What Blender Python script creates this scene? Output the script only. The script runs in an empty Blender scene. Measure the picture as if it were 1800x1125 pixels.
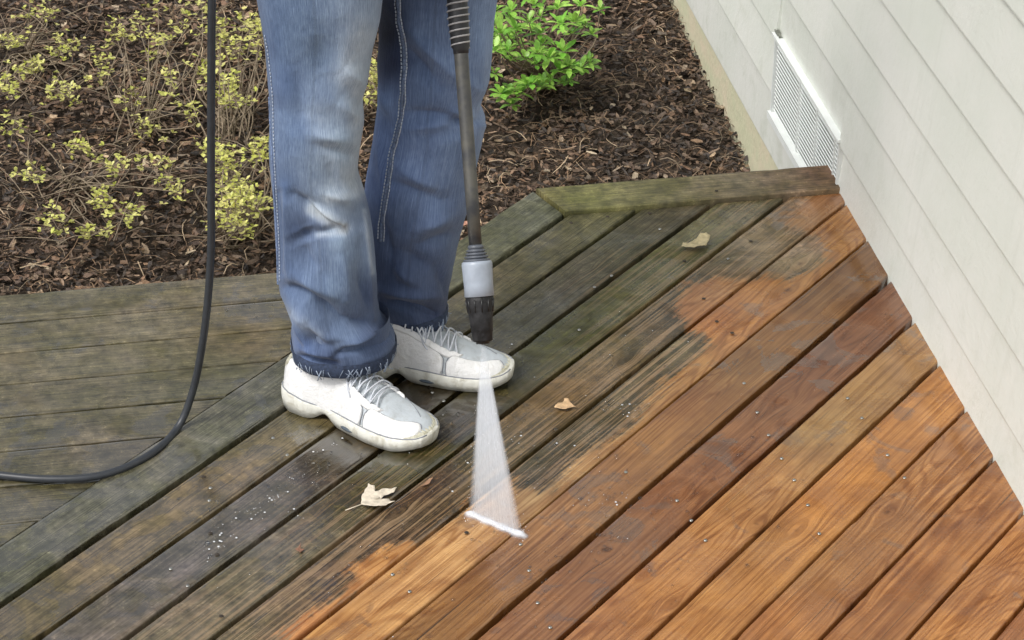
import bpy, bmesh, math, random
import numpy as np
from mathutils import Vector, Matrix

random.seed(7); RNG = np.random.default_rng(7)
C = bpy.context.scene.collection

# ------------------------------------------------------------------ camera
K = 0.79                                    # metres per survey unit
F, PITCH, ROLL, YAW, H = 4404.386, 0.529517, 0.0038766, 0.1796884, 3.1468
OFF, SP = -3.41028, 0.1455
def _axes():
    cp, sp_, cy, sy = math.cos(PITCH), math.sin(PITCH), math.cos(YAW), math.sin(YAW)
    fwd = np.array([sy*cp, cy*cp, -sp_]); right = np.array([cy, -sy, 0.0]); up = np.cross(right, fwd)
    r = right*math.cos(ROLL)+up*math.sin(ROLL); u = -right*math.sin(ROLL)+up*math.cos(ROLL)
    return r, u, fwd
AR, AU, AF = _axes()
CAM = np.array([0, 0, H*K])
cam = bpy.data.cameras.new('camera'); cam.sensor_width = 36; cam.lens = F/1800*36
cam.clip_start = 0.05; cam.clip_end = 500
co = bpy.data.objects.new('camera', cam); C.objects.link(co)
M = Matrix.Identity(4)
for i in range(3):
    M[i][0] = AR[i]; M[i][1] = AU[i]; M[i][2] = -AF[i]; M[i][3] = CAM[i]
co.matrix_world = M
bpy.context.scene.camera = co

# ------------------------------------------------------------------ world, sun, exposure
SUN_EL, SUN_AZ = math.radians(52), math.radians(-118)     # azimuth from +Y towards +X
w = bpy.data.worlds.new('World'); bpy.context.scene.world = w; w.use_nodes = True
nt = w.node_tree; bg = nt.nodes['Background']
sky = nt.nodes.new('ShaderNodeTexSky'); sky.sky_type = 'NISHITA'; sky.sun_disc = False
sky.sun_elevation = SUN_EL; sky.sun_rotation = SUN_AZ; sky.air_density = 1.0; sky.dust_density = 4.0; sky.ozone_density = 1.0
hsv = nt.nodes.new('ShaderNodeHueSaturation'); hsv.inputs['Saturation'].default_value = 0.30
nt.links.new(sky.outputs[0], hsv.inputs['Color']); nt.links.new(hsv.outputs[0], bg.inputs[0]); bg.inputs[1].default_value = 0.15
sl = bpy.data.lights.new('sun', 'SUN'); sl.energy = 1.8; sl.angle = math.radians(15); sl.color = (1.0, 0.965, 0.92)
so = bpy.data.objects.new('sun', sl); C.objects.link(so)
d = Vector((math.sin(SUN_AZ)*math.cos(SUN_EL), math.cos(SUN_AZ)*math.cos(SUN_EL), math.sin(SUN_EL)))
so.rotation_euler = d.to_track_quat('Z', 'Y').to_euler(); so.location = (0, 0, 6)
vs = bpy.context.scene.view_settings; vs.view_transform = 'Standard'; vs.look = 'None'; vs.exposure = 0.18; vs.gamma = 1

# ------------------------------------------------------------------ survey helpers (measurements -> metres)
def px(x, y, z=0.0):
    """point at height z (metres) sighted at x, y"""
    dd = (x-900)/F*AR-(y-562.5)/F*AU+AF
    t = (z-CAM[2])/dd[2]; return CAM+t*dd
def px_plane(x, y, P, n):
    dd = (x-900)/F*AR-(y-562.5)/F*AU+AF
    t = np.dot(np.asarray(P)-CAM, n)/np.dot(dd, n); return CAM+t*dd
def proj(P):
    dd = np.asarray(P)-CAM; w_ = dd@AF
    return np.stack([900+F*(dd@AR)/w_, 562.5-F*(dd@AU)/w_], -1)
def ppm(P):                                  # survey pixels per metre at P
    return F/float((np.asarray(P)-CAM)@AF)

def hsh(a, b, c, s=0):
    n = (a.astype(np.int64)*374761393+b.astype(np.int64)*668265263+c.astype(np.int64)*2147483647+s*1274126177) & 0xffffffff
    n = ((n ^ (n >> 13))*1274126177) & 0xffffffff
    return ((n ^ (n >> 16)) & 0xffff)/65535.0
def vn(p, s=0):                              # value noise, p (...,3) -> -1..1
    p = np.asarray(p, float); i = np.floor(p); f = p-i; f = f*f*(3-2*f); r = 0
    for dx in (0, 1):
        for dy in (0, 1):
            for dz in (0, 1):
                wgt = (f[..., 0] if dx else 1-f[..., 0])*(f[..., 1] if dy else 1-f[..., 1])*(f[..., 2] if dz else 1-f[..., 2])
                r = r+wgt*hsh(i[..., 0]+dx, i[..., 1]+dy, i[..., 2]+dz, s)
    return r*2-1
def fbm(p, o=3, s=0):
    r = 0; a = 1; t = 0
    for k in range(o):
        r = r+a*vn(np.asarray(p)*2**k, s+k); t += a; a *= .5
    return r/t

# ------------------------------------------------------------------ object helpers
def tag(o, label=None, cat=None, group=None, kind=None):
    if label: o['label'] = label
    if cat: o['category'] = cat
    if group: o['group'] = group
    if kind: o['kind'] = kind
    return o
def empty(name, loc, **k):
    o = bpy.data.objects.new(name, None); C.objects.link(o); o.location = tuple(loc); o.empty_display_size = .1
    return tag(o, **k)
def mesh_obj(name, V, Fc, mat, parent=None, smooth=True, attrs=None):
    me = bpy.data.meshes.new(name)
    V = np.asarray(V, float)
    q = parent
    while q is not None: V = V-np.array(q.location); q = q.parent
    me.from_pydata([tuple(v) for v in V.tolist()], [], [tuple(f) for f in Fc])
    if smooth: me.polygons.foreach_set('use_smooth', [True]*len(me.polygons))
    for nm, (typ, arr) in (attrs or {}).items():
        a = me.attributes.new(nm, typ, 'POINT'); arr = np.asarray(arr, np.float32)
        if typ == 'FLOAT_COLOR':
            if arr.shape[1] == 3: arr = np.concatenate([arr, np.ones((len(arr), 1), np.float32)], 1)
            a.data.foreach_set('color', arr.ravel())
        elif typ == 'FLOAT_VECTOR': a.data.foreach_set('vector', arr.ravel())
        else: a.data.foreach_set('value', arr.ravel())
    me.update()
    o = bpy.data.objects.new(name, me); C.objects.link(o)
    if mat: me.materials.append(mat)
    if parent is not None: o.parent = parent
    return o
class MB:
    def __init__(s): s.V = []; s.F = []; s.A = []
    def add(s, V, Fc, a=None):
        n = len(s.V); s.V += [tuple(map(float, v)) for v in V]; s.F += [tuple(i+n for i in f) for f in Fc]
        if a is not None: s.A += [a]*len(V)
    def box(s, c, size, rot=None, a=None):
        R = np.eye(3) if rot is None else np.array(rot)
        v = [np.array(c)+R@(np.array([x, y, z])*np.array(size)/2) for x in (-1, 1) for y in (-1, 1) for z in (-1, 1)]
        s.add(v, [(0, 1, 3, 2), (4, 6, 7, 5), (0, 4, 5, 1), (2, 3, 7, 6), (0, 2, 6, 4), (1, 5, 7, 3)], a)
    def tube(s, pts, rad, n=10, cap=True, a=None):
        pts = [np.array(p, float) for p in pts]; m = len(pts)
        rad = [rad]*m if np.isscalar(rad) else rad
        prev = None; V = []
        for i, p in enumerate(pts):
            t = pts[min(i+1, m-1)]-pts[max(i-1, 0)]; t = t/(np.linalg.norm(t)+1e-9)
            if prev is None:
                q = np.cross(t, [0, 0, 1.0]);
                if np.linalg.norm(q) < 1e-3: q = np.cross(t, [1.0, 0, 0])
            else: q = prev-t*np.dot(prev, t)
            q = q/np.linalg.norm(q); prev = q; b = np.cross(t, q)
            for k in range(n):
                an = 2*math.pi*k/n; V.append(p+rad[i]*(math.cos(an)*q+math.sin(an)*b))
        Fc = [(i*n+k, i*n+(k+1) % n, (i+1)*n+(k+1) % n, (i+1)*n+k) for i in range(m-1) for k in range(n)]
        if cap: Fc += [tuple(range(n))[::-1], tuple(range((m-1)*n, m*n))]
        s.add(V, Fc, a)
    def build(s, name, mat, parent=None, smooth=True, colors=False):
        at = {'tint': ('FLOAT_COLOR', np.array(s.A))} if colors else None
        return mesh_obj(name, s.V, s.F, mat, parent, smooth, at)
def spline(P, n):
    P = np.array(P, float); m = len(P)
    if m < 3: t = np.linspace(0, 1, n)[:, None]; return P[0]*(1-t)+P[-1]*t
    Q = np.vstack([2*P[0]-P[1], P, 2*P[-1]-P[-2]]); out = []
    for u in np.linspace(0, m-1-1e-6, n):
        i = int(u); f = u-i; a, b, c, e = Q[i:i+4]
        out.append(.5*((2*b)+(-a+c)*f+(2*a-5*b+4*c-e)*f*f+(-a+3*b-3*c+e)*f**3))
    return np.array(out)
def lin(c):                                  # 0..255 display -> linear
    c = np.asarray(c, float)/255.0
    return np.where(c <= .04045, c/12.92, ((c+.055)/1.055)**2.4)
def ss(x, a, b):
    t = np.clip((x-a)/(b-a), 0, 1); return t*t*(3-2*t)

# ------------------------------------------------------------------ material helpers
class NT:
    def __init__(s, name):
        s.m = bpy.data.materials.new(name); s.m.use_nodes = True; s.t = s.m.node_tree; s.b = s.t.nodes['Principled BSDF']
    def n(s, typ, **k):
        nd = s.t.nodes.new(typ)
        for a, v in k.items():
            if a.startswith('i_'):
                nd.inputs[int(a[2:]) if a[2:].isdigit() else a[2:].replace('_', ' ')].default_value = v
            else: setattr(nd, a, v)
        return nd
    def l(s, a, b): s.t.links.new(a, b)
    def attr(s, name): return s.n('ShaderNodeAttribute', attribute_name=name)
    def noise(s, vec, scale, detail=4, rough=.55, dist=0):
        nd = s.n('ShaderNodeTexNoise', i_Scale=scale, i_Detail=detail, i_Roughness=rough, i_Distortion=dist); s.l(vec, nd.inputs['Vector']); return nd.outputs['Fac']
    def mp(s, vec, scale):
        nd = s.n('ShaderNodeMapping'); nd.inputs['Scale'].default_value = scale; s.l(vec, nd.inputs['Vector']); return nd.outputs[0]
    def rng(s, v, a, b, c=0., d_=1., smooth=False):
        nd = s.n('ShaderNodeMapRange'); nd.interpolation_type = 'SMOOTHSTEP' if smooth else 'LINEAR'
        for i, x in enumerate((a, b, c, d_)): nd.inputs[1+i].default_value = x
        s.l(v, nd.inputs[0]); return nd.outputs[0]
    def ma(s, op, a, b=0.):
        nd = s.n('ShaderNodeMath', operation=op)
        for i, x in enumerate((a, b)):
            if hasattr(x, 'links'): s.l(x, nd.inputs[i])
            else: nd.inputs[i].default_value = x
        return nd.outputs[0]
    def mix(s, f, a, b, bt='MIX'):
        nd = s.n('ShaderNodeMix', data_type='RGBA', blend_type=bt)
        for i, x in ((0, f), (6, a), (7, b)):
            if hasattr(x, 'links'): s.l(x, nd.inputs[i])
            elif i == 0: nd.inputs[0].default_value = x
            else: nd.inputs[i].default_value = (*x, 1)
        return nd.outputs[2]
    def bump(s, h, dist, strength=1.0, nrm=None):
        nd = s.n('ShaderNodeBump'); nd.inputs['Strength'].default_value = strength; nd.inputs['Distance'].default_value = dist
        s.l(h, nd.inputs['Height'])
        if nrm is not None: s.l(nrm, nd.inputs['Normal'])
        return nd.outputs[0]
def simple(name, col, rough=.6, metal=0, var=.15, vs_=30, bmp=0, spec=.5, attrcol=False):
    N = NT(name); g = N.n('ShaderNodeNewGeometry'); nz = N.noise(g.outputs['Position'], vs_, 5)
    f = N.rng(nz, .25, .75, 1-var, 1+var)
    base = N.attr('tint').outputs['Color'] if attrcol else None
    vm = N.n('ShaderNodeVectorMath', operation='SCALE'); N.l(f, vm.inputs['Scale'])
    if base is not None: N.l(base, vm.inputs[0])
    else: vm.inputs[0].default_value = col
    N.l(vm.outputs[0], N.b.inputs['Base Color']); N.b.inputs['Roughness'].default_value = rough; N.b.inputs['Metallic'].default_value = metal
    N.b.inputs['Specular IOR Level'].default_value = spec
    if bmp: N.l(N.bump(nz, bmp), N.b.inputs['Normal'])
    return N.m
ALB = 0.80   # display-linear -> base colour under this light

# ------------------------------------------------------------------ ground
WALL_X = 1.98*K
def bed_z(y):
    y = np.asarray(y, float)/K
    return K*(-.482+.058*(np.clip(y, 4, 9.5)-6.85))
Ng = NT('bare_soil'); g = Ng.n('ShaderNodeNewGeometry')
nz = Ng.noise(g.outputs['Position'], 22, 8, .7)
Ng.l(Ng.mix(Ng.rng(nz, .35, .7), (.030, .020, .013), (.085, .058, .036)), Ng.b.inputs['Base Color']); Ng.b.inputs['Roughness'].default_value = .9
Ng.l(Ng.bump(nz, .02), Ng.b.inputs['Normal'])
xs = np.concatenate([[-120, -40, -12], np.linspace(-4, 4, 60), [12, 40, 120]]); ys = np.concatenate([[-120, -30, 0], np.linspace(2, 8, 60), [12, 40, 120]])
X, Y = np.meshgrid(xs, ys, indexing='ij'); Z = bed_z(Y)+.012*fbm(np.stack([X*6, Y*6, 0*X], -1))-.006
n0, n1 = X.shape
o = mesh_obj('ground', np.stack([X, Y, Z], -1).reshape(-1, 3), [(i*n1+j, (i+1)*n1+j, (i+1)*n1+j+1, i*n1+j+1) for i in range(n0-1) for j in range(n1-1)], Ng.m)
tag(o, kind='structure')

# mulch litter: curled bark flakes, leaves and pine needles
def litter(name, n, xr, yr, kinds, label, seed):
    r = np.random.default_rng(seed); V = []; Fc = []; A = []
    x = r.uniform(*xr, n); y = r.uniform(*yr, n); z = bed_z(y)+r.uniform(0, .028, n)+.012*vn(np.stack([x*5, y*5, 0*x], -1))
    yaw = r.uniform(0, 6.283, n); t1 = r.normal(0, .38, n); t2 = r.normal(0, .38, n); kd = r.choice(len(kinds), n, p=[k[0] for k in kinds])
    patch_ = np.clip(.92+.75*fbm(np.stack([x*2.6, y*2.6, 0*x], -1), 3, 4)-.35*ss(x, 1.15, 1.55)+.1, .35, 1.3)
    base = 0
    for i in range(n):
        _, lr, wr, cols, needle = kinds[kd[i]]
        L = r.uniform(*lr); W = r.uniform(*wr)
        ca, sa = math.cos(yaw[i]), math.sin(yaw[i])
        e1 = np.array([ca, sa, math.sin(t1[i])*.7]); e2 = np.array([-sa, ca, math.sin(t2[i])]); e3 = np.array([0, 0, 1.])
        c0 = np.array([x[i], y[i], z[i]]); col = np.array(cols[r.integers(len(cols))])*r.uniform(.5, 1.55)*patch_[i]
        if needle:
            bnd = r.normal(0, .16)*L; P = []
            for t in (-.5, -.17, .17, .5):
                c = c0+e1*L*t+e2*bnd*(1-4*t*t)+e3*(.008+.008*(1-4*t*t))
                P += [c-e2*W/2, c+e2*W/2]
            V += P; Fc += [(base+2*k, base+2*k+1, base+2*k+3, base+2*k+2) for k in range(3)]; A += [col]*8; base += 8
        else:
            cu = r.normal(.12, .18)*W; P = []
            for t, ww in ((-.5, r.uniform(.3, .9)), (0, 1), (.5, r.uniform(.1, .8))):
                for s_, q in ((-.5, 1), (0, 0), (.5, 1)):
                    P.append(c0+e1*L*(t+r.normal(0, .05))+e2*W*s_*ww+e3*(cu*q+cu*.8*abs(t)))
            V += P; Fc += [(base+3*a+b, base+3*a+b+1, base+3*a+b+4, base+3*a+b+3) for a in (0, 1) for b in (0, 1)]; A += [col]*9; base += 9
    m = simple(name+'_mat', (1, 1, 1), .62, var=.35, vs_=160, bmp=.003, attrcol=True)
    o = mesh_obj(name, V, Fc, m, None, False, {'tint': ('FLOAT_COLOR', np.array(A))})
    return tag(o, label, 'mulch', kind='stuff')
BARK = [(.095, .058, .036), (.06, .038, .025), (.15, .092, .055), (.035, .026, .02), (.12, .082, .055), (.19, .13, .085), (.045, .035, .028)]
LEAF = [(.30, .22, .14), (.24, .15, .085), (.36, .29, .20), (.17, .10, .06), (.22, .17, .12)]
NEED = [(.26, .17, .10), (.19, .12, .07), (.33, .25, .16), (.14, .09, .055)]
litter('bark_mulch', 66000, (-1.3, 1.62), (4.2, 7.0), [(.83, (.006, .030), (.004, .013), BARK, 0), (.055, (.012, .034), (.006, .016), LEAF, 0), (.115, (.02, .09), (.0010, .0024), NEED, 1)],
       'dark brown bark mulch strewn with dry leaves and pine needles beside the deck', 11)

# ------------------------------------------------------------------ house
hx = WALL_X
Ns = NT('painted_siding'); g = Ns.n('ShaderNodeNewGeometry')
n1_ = Ns.noise(g.outputs['Position'], 3.0, 6, .6); n2_ = Ns.noise(Ns.mp(g.outputs['Position'], (1, 1, 1)), 55, 5, .7)
cc = Ns.mix(Ns.rng(n1_, .35, .7), (.68, .69, .645), (.61, .64, .58)); cc = Ns.mix(Ns.rng(n2_, .66, .80, 0, .35), cc, (.40, .42, .34))
sx = Ns.n('ShaderNodeSeparateXYZ'); Ns.l(g.outputs['Position'], sx.inputs[0]); low = Ns.rng(sx.outputs['Z'], .45, -.15, 0, 1)
mil = Ns.noise(g.outputs['Position'], 14, 7, .7, .5); cc = Ns.mix(Ns.ma('MULTIPLY', low, Ns.rng(mil, .50, .72, 0, .5)), cc, (.44, .47, .38))
drip = Ns.noise(Ns.mp(g.outputs['Position'], (40, 40, 1.5)), 1, 4, .6); cc = Ns.mix(Ns.rng(drip, .55, .75, 0, .22), cc, (.50, .52, .46))
Ns.l(cc, Ns.b.inputs['Base Color']); Ns.b.inputs['Roughness'].default_value = .5; Ns.l(Ns.bump(n2_, .0015), Ns.b.inputs['Normal'])
Nf = NT('foundation_render'); g = Nf.n('ShaderNodeNewGeometry')
n1_ = Nf.noise(g.outputs['Position'], 5, 6, .65, 1.0); n2_ = Nf.noise(g.outputs['Position'], 60, 4)
cc = Nf.mix(Nf.rng(n1_, .38, .64), (.52, .53, .36), (.60, .53, .39)); cc = Nf.mix(Nf.rng(n2_, .5, .8, 0, .5), cc, (.40, .41, .27))
Nf.l(cc, Nf.b.inputs['Base Color']); Nf.b.inputs['Roughness'].default_value = .8; Nf.l(Nf.bump(n2_, .003), Nf.b.inputs['Normal'])
house = empty('house', (hx, 4.7, -.36), label='white lap-sided house wall on a cream foundation beyond the deck and mulch bed', cat='house')
zf = -.26*K
def prism_y(prof, y0, y1, ny=2):             # profile (x,z) extruded along y
    V = []; n = len(prof); ysx = np.linspace(y0, y1, ny)
    for yy in ysx: V += [(a, yy, b) for a, b in prof]
    Fc = [(i*n+k, i*n+(k+1) % n, (i+1)*n+(k+1) % n, (i+1)*n+k) for i in range(ny-1) for k in range(n)]
    Fc += [tuple(range(n)), tuple(range((ny-1)*n, ny*n))[::-1]]
    return V, Fc
Y0, Y1 = 1.2, 12.0
mb = MB(); mb.add(*prism_y([(hx+.012, -.9), (hx+.012, zf+.002), (hx+.3, zf+.002), (hx+.3, -.9)], Y0, Y1)); mb.build('foundation', Nf.m, house, False)
VZ0, VZ1 = -.115*K, .145*K
pv = px_plane(1357, 200, (hx, 0, 0), np.array([1., 0, 0])); VY1 = pv[1]; VY0 = VY1-.56
laps = [zf, -.05*K]; 
while laps[-1] < 3.3: laps.append(laps[-1]+.1405)
mb = MB()
for i in range(len(laps)-1):
    z0, z1 = laps[i], laps[i+1]
    prof = [(hx-(.004 if i == 0 else .014), z0), (hx-(.004 if i == 0 else .014)-.0006, z0+.004), (hx-.001, z1+.002), (hx+.03, z1+.002), (hx+.03, z0)]
    if z0 < VZ1-.01 and z1 > VZ0+.005: segs = [(Y0, VY0), (VY1, Y1)]
    else: segs = [(Y0, Y1)]
    for a, b in segs: mb.add(*prism_y(prof, a, b))
    if len(segs) == 2:                        # the strips of this course above and below the vent opening
        if z0 < VZ0: mb.add(*prism_y([(hx-.004, z0), (hx-.004, VZ0), (hx+.03, VZ0), (hx+.03, z0)], VY0, VY1))
        if z1 > VZ1: mb.add(*prism_y([(hx-.004, VZ1), (hx-.001, z1+.002), (hx+.03, z1+.002), (hx+.03, VZ1)], VY0, VY1))
mb.build('siding', Ns.m, house, False)
mb = MB(); mb.box((hx+2.5, (Y0+Y1)/2, 1.6), (4.9, Y1-Y0-.02, 3.7)); mb.build('wall_core', Ns.m, house, False)
mv = simple('vent_plastic', (.70, .73, .71), .4, var=.06)
vent = MB()
for a, b, c_, d_ in ((VY0, VY1, VZ1-.003, VZ1+.004), (VY0, VY1, VZ0-.010, VZ0+.008)): vent.box((hx-.006, (a+b)/2, (c_+d_)/2), (.030, b-a+.016, d_-c_))
for yy in (VY0, VY1): vent.box((hx-.004, yy, (VZ0+VZ1)/2), (.022, .008, VZ1-VZ0))
vo = vent.build('vent', mv, house, False)
lv = MB(); zz = VZ0+.012; R_ = Matrix.Rotation(math.radians(38), 3, 'Y')
while zz < VZ1-.008:
    lv.box((hx-.002, (VY0+VY1)/2, zz), (.017, VY1-VY0-.01, .0022), R_); zz += .0108
def vy(x, y): return px_plane(x, y, (hx, 0, 0), np.array([1., 0, 0]))[1]
for yy in (vy(1408, 170), vy(1440, 225), vy(1440, 225)-(vy(1408, 170)-vy(1440, 225))*1.0):
    lv.box((hx-.004, yy, (VZ0+VZ1)/2), (.014, .005, VZ1-VZ0))
q = lv.build('louvre', mv, vo, False)
mk = simple('dark_slot', (.02, .02, .02), .9)
sl_ = MB(); a, b = px_plane(1383, 236, (hx, 0, 0), np.array([1., 0, 0])), px_plane(1421, 291, (hx, 0, 0), np.array([1., 0, 0]))
sl_.box((hx-.006, (a[1]+b[1])/2, VZ0-.019), (.012, abs(a[1]-b[1]), .005)); sl_.build('gap', mk, vo, False)
bl = MB(); c_ = px_plane(1368, 63, (hx, 0, 0), np.array([1., 0, 0]))
for k in range(14): bl.box((hx-.011, c_[1]+random.gauss(0, .010), c_[2]+random.gauss(0, .008)), (.006, .008, .006), Matrix.Rotation(random.random()*3, 3, 'X'))
for k in range(16):
    t = random.random(); bl.box((hx-.0105, VY1+.02+t*1.2, laps[1]+random.gauss(0, .002)), (.004, .006, .003))
bl.build('cobweb_dirt', simple('dirt', (.17, .18, .15), .9), house, False)['kind'] = 'stuff'
bk = MB(); bk.box((hx+.028, (VY0+VY1)/2, (VZ0+VZ1)/2), (.010, VY1-VY0, VZ1-VZ0)); bk.build('screen', simple('vent_screen', (.30, .31, .30), .8), vo, False)

house.rotation_euler.z = math.radians(-1.3)
# ------------------------------------------------------------------ deck
S2 = math.sqrt(.5); DU = np.array([S2, S2]); DN = np.array([S2, -S2]); SPM = SP*K; OFM = OFF*K
def uv_of(P): P = np.asarray(P)[..., :2]; return P@DU, (P@DN-OFM)/SPM
YB = float(np.mean([px(990, 377)[1], px(1445, 341)[1]]))       # lower edge of border board
YT = float(np.mean([px(940, 338)[1], px(1445, 296)[1]]))
YL = float(np.mean([px(354, 488)[1], px(487, 478)[1]]))         # far edge of the landing boards
GAPS = [0, 1, 2, 3, 4, 5, 6, 7, 8, 9, 10]
GW = [.003, .0075, .0040, .0055, .0050, .0032, .0022, .0055, .0045, .0040, .0030]   # half gap (m) below board k (gap k)
# dirty (some sky sheen painted in, darker by the shoes) / clean colours, per board, sighted at points
D = {0: [(900, 390, 84, 92, 80), (820, 440, 86, 94, 78), (600, 600, 70, 74, 62), (450, 700, 92, 97, 90), (370, 760, 102, 106, 98)],
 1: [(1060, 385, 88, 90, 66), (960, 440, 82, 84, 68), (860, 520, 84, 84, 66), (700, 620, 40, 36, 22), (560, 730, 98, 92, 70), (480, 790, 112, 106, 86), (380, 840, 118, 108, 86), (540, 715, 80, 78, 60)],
 2: [(1190, 375, 78, 76, 62), (1100, 440, 70, 72, 58), (980, 520, 84, 86, 78), (900, 570, 84, 86, 72), (700, 720, 46, 40, 24), (620, 790, 66, 56, 32), (560, 830, 96, 92, 88), (480, 870, 102, 102, 100), (390, 950, 104, 104, 106)],  # lower-left bluish greys carry the wet sky sheen in their colour
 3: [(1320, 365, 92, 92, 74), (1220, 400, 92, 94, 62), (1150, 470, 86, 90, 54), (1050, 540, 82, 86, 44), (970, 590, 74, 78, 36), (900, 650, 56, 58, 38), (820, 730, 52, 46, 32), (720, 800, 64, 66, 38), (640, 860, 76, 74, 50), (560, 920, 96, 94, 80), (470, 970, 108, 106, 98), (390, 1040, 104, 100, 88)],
 4: [(1192, 492, 70, 60, 40), (1176, 530, 62, 56, 38), (1180, 562, 66, 58, 40), (1410, 370, 140, 122, 98), (1330, 420, 122, 114, 92), (1260, 470, 104, 98, 76), (1170, 520, 88, 84, 58), (1080, 600, 96, 88, 60), (1000, 680, 100, 84, 54), (930, 720, 96, 80, 50), (850, 790, 70, 68, 50), (760, 850, 84, 68, 50), (680, 930, 82, 74, 60), (600, 990, 84, 76, 66), (520, 1050, 112, 98, 82), (430, 1110, 112, 104, 88)],
 5: [(1222, 590, 72, 66, 46), (1430, 430, 142, 130, 116), (1380, 465, 138, 124, 106), (1300, 520, 124, 106, 80), (1190, 600, 90, 92, 68), (1100, 690, 90, 84, 60), (1020, 740, 76, 72, 54), (950, 800, 74, 72, 60)],
 6: [(1400, 560, 92, 70, 46), (1200, 720, 96, 70, 46), (900, 1000, 110, 80, 55)]}
W = {0: [(600, 600, 130, 95, 55)],
 4: [(1430, 360, 172, 112, 62), (1400, 390, 168, 118, 74), (1240, 520, 186, 124, 66), (1300, 505, 176, 122, 72), (1210, 545, 176, 108, 48), (700, 955, 196, 132, 66), (600, 1050, 200, 134, 70), (520, 1110, 196, 124, 62)],
 5: [(1430, 480, 172, 112, 46), (1330, 550, 176, 112, 50), (1260, 560, 178, 106, 44), (1200, 650, 168, 112, 50), (1080, 740, 176, 122, 62), (960, 850, 190, 140, 84), (880, 900, 204, 150, 96), (760, 980, 206, 146, 84), (680, 1040, 200, 138, 76), (580, 1110, 204, 138, 66)],
 6: [(1430, 520, 112, 72, 36), (1380, 570, 124, 78, 36), (1300, 640, 120, 80, 44), (1200, 720, 134, 84, 42), (1120, 780, 142, 92, 44), (1050, 850, 140, 92, 56), (980, 930, 150, 100, 62), (900, 970, 146, 98, 62), (800, 1050, 140, 90, 44), (720, 1110, 138, 92, 50)],
 7: [(1430, 620, 112, 62, 42), (1350, 700, 122, 72, 48), (1250, 780, 134, 78, 46), (1150, 860, 132, 74, 42), (1060, 950, 132, 80, 56), (980, 1010, 136, 80, 50), (900, 1090, 136, 82, 58)],
 8: [(1430, 750, 140, 100, 56), (1330, 840, 160, 106, 54), (1200, 940, 162, 104, 50), (1100, 1030, 160, 100, 46), (1030, 1100, 158, 98, 48)],
 9: [(1420, 870, 166, 102, 38), (1330, 950, 158, 102, 46), (1240, 1040, 168, 108, 48), (1170, 1100, 166, 106, 48)],
 10: [(1420, 1000, 146, 94, 48), (1350, 1090, 160, 98, 46)],
 11: [(1500, 1100, 150, 92, 42)], 12: [(1600, 1100, 160, 100, 46)], 13: [(1700, 1100, 146, 86, 42)]}
for k_ in W:
    f_ = {7: (1.04, 1.12, .98), 6: (1.05, 1.08, 1.05), 4: (.97, 1, 1.1), 5: (.98, 1.02, 1.12)}.get(k_, (1.08, 1.12, 1.16) if k_ > 7 else (1, 1, 1))
    W[k_] = [(a, b, min(250, c*f_[0]), min(250, d_*f_[1]), min(250, e*f_[2])) for a, b, c, d_, e in W[k_]]
# wetness (0 dry .. 1 glassy film)
WET = [(560, 830, .95), (450, 900, .95), (390, 960, .9), (480, 960, .8), (420, 1040, .55), (1000, 560, .45), (900, 400, .35), (830, 720, .8), (700, 770, .85), (620, 770, .8), (430, 720, .6),
       (1050, 880, .75), (1150, 830, .6), (1080, 950, .8), (1000, 1000, .7), (1200, 800, .6), (1400, 640, .6), (900, 1000, .55), (1380, 600, .7), (800, 1000, .35), (1300, 900, .4), (1300, 440, .55), (1400, 420, .6),
       (1100, 400, .25), (650, 950, .5), (1000, 700, .35), (1250, 1050, .3), (400, 600, .3), (440, 545, .7), (950, 780, .5), (1100, 700, .5)]
POLY = [(330, 1240), (493, 1123), (506, 1106), (540, 1080), (603, 1042), (622, 1019), (612, 1002), (662, 964), (705, 952), (735, 955), (822, 893), (899, 838), (905, 849), (943, 863), (968, 858), (990, 832), (1012, 808), (1061, 777),
        (1105, 752), (1157, 682), (1199, 646), (1238, 618), (1247, 594), (1221, 583), (1194, 556), (1188, 525), (1208, 499), (1249, 490), (1292, 493), (1320, 487), (1352, 486), (1384, 490), (1423, 475), (1452, 455), (1440, 420), (1404, 398), (1385, 392), (1425, 338), (1500, 250), (1900, 250), (1900, 1300), (330, 1300)]
PW = np.array([px(a, b)[:2] for a, b in POLY])
def sdist(P):
    P = np.asarray(P)[:, :2]; n = len(PW); dmin = np.full(len(P), 9.); ins = np.zeros(len(P), bool)
    for i in range(n):
        a, b = PW[i], PW[(i+1) % n]; ab = b-a; t = np.clip(((P-a)@ab)/(ab@ab), 0, 1)
        dmin = np.minimum(dmin, np.linalg.norm(P-a-t[:, None]*ab, axis=1))
        c = (a[1] > P[:, 1]) != (b[1] > P[:, 1])
        with np.errstate(divide='ignore', invalid='ignore'): xi = (b[0]-a[0])*(P[:, 1]-a[1])/(b[1]-a[1])+a[0]
        ins ^= c & (P[:, 0] < xi)
    return np.where(ins, dmin, -dmin)
def idw(P, keys, pw=2.5, iso=False):
    K_ = np.array([px(k[0], k[1])[:2] for k in keys]); val = np.array([k[2:] for k in keys], float)
    d_ = P[:, None, :2]-K_[None]
    if not iso: du = d_@DU; dv = (d_@DN)*2.0; r = np.sqrt(du*du+dv*dv)
    else: r = np.linalg.norm(d_, axis=2)
    wgt = 1/(r+.02)**pw; wgt /= wgt.sum(1, keepdims=True); return wgt@val
def satboost(c, s):
    m = c.mean(1, keepdims=True); return np.clip(m+(c-m)*s, 0, 255)
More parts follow.
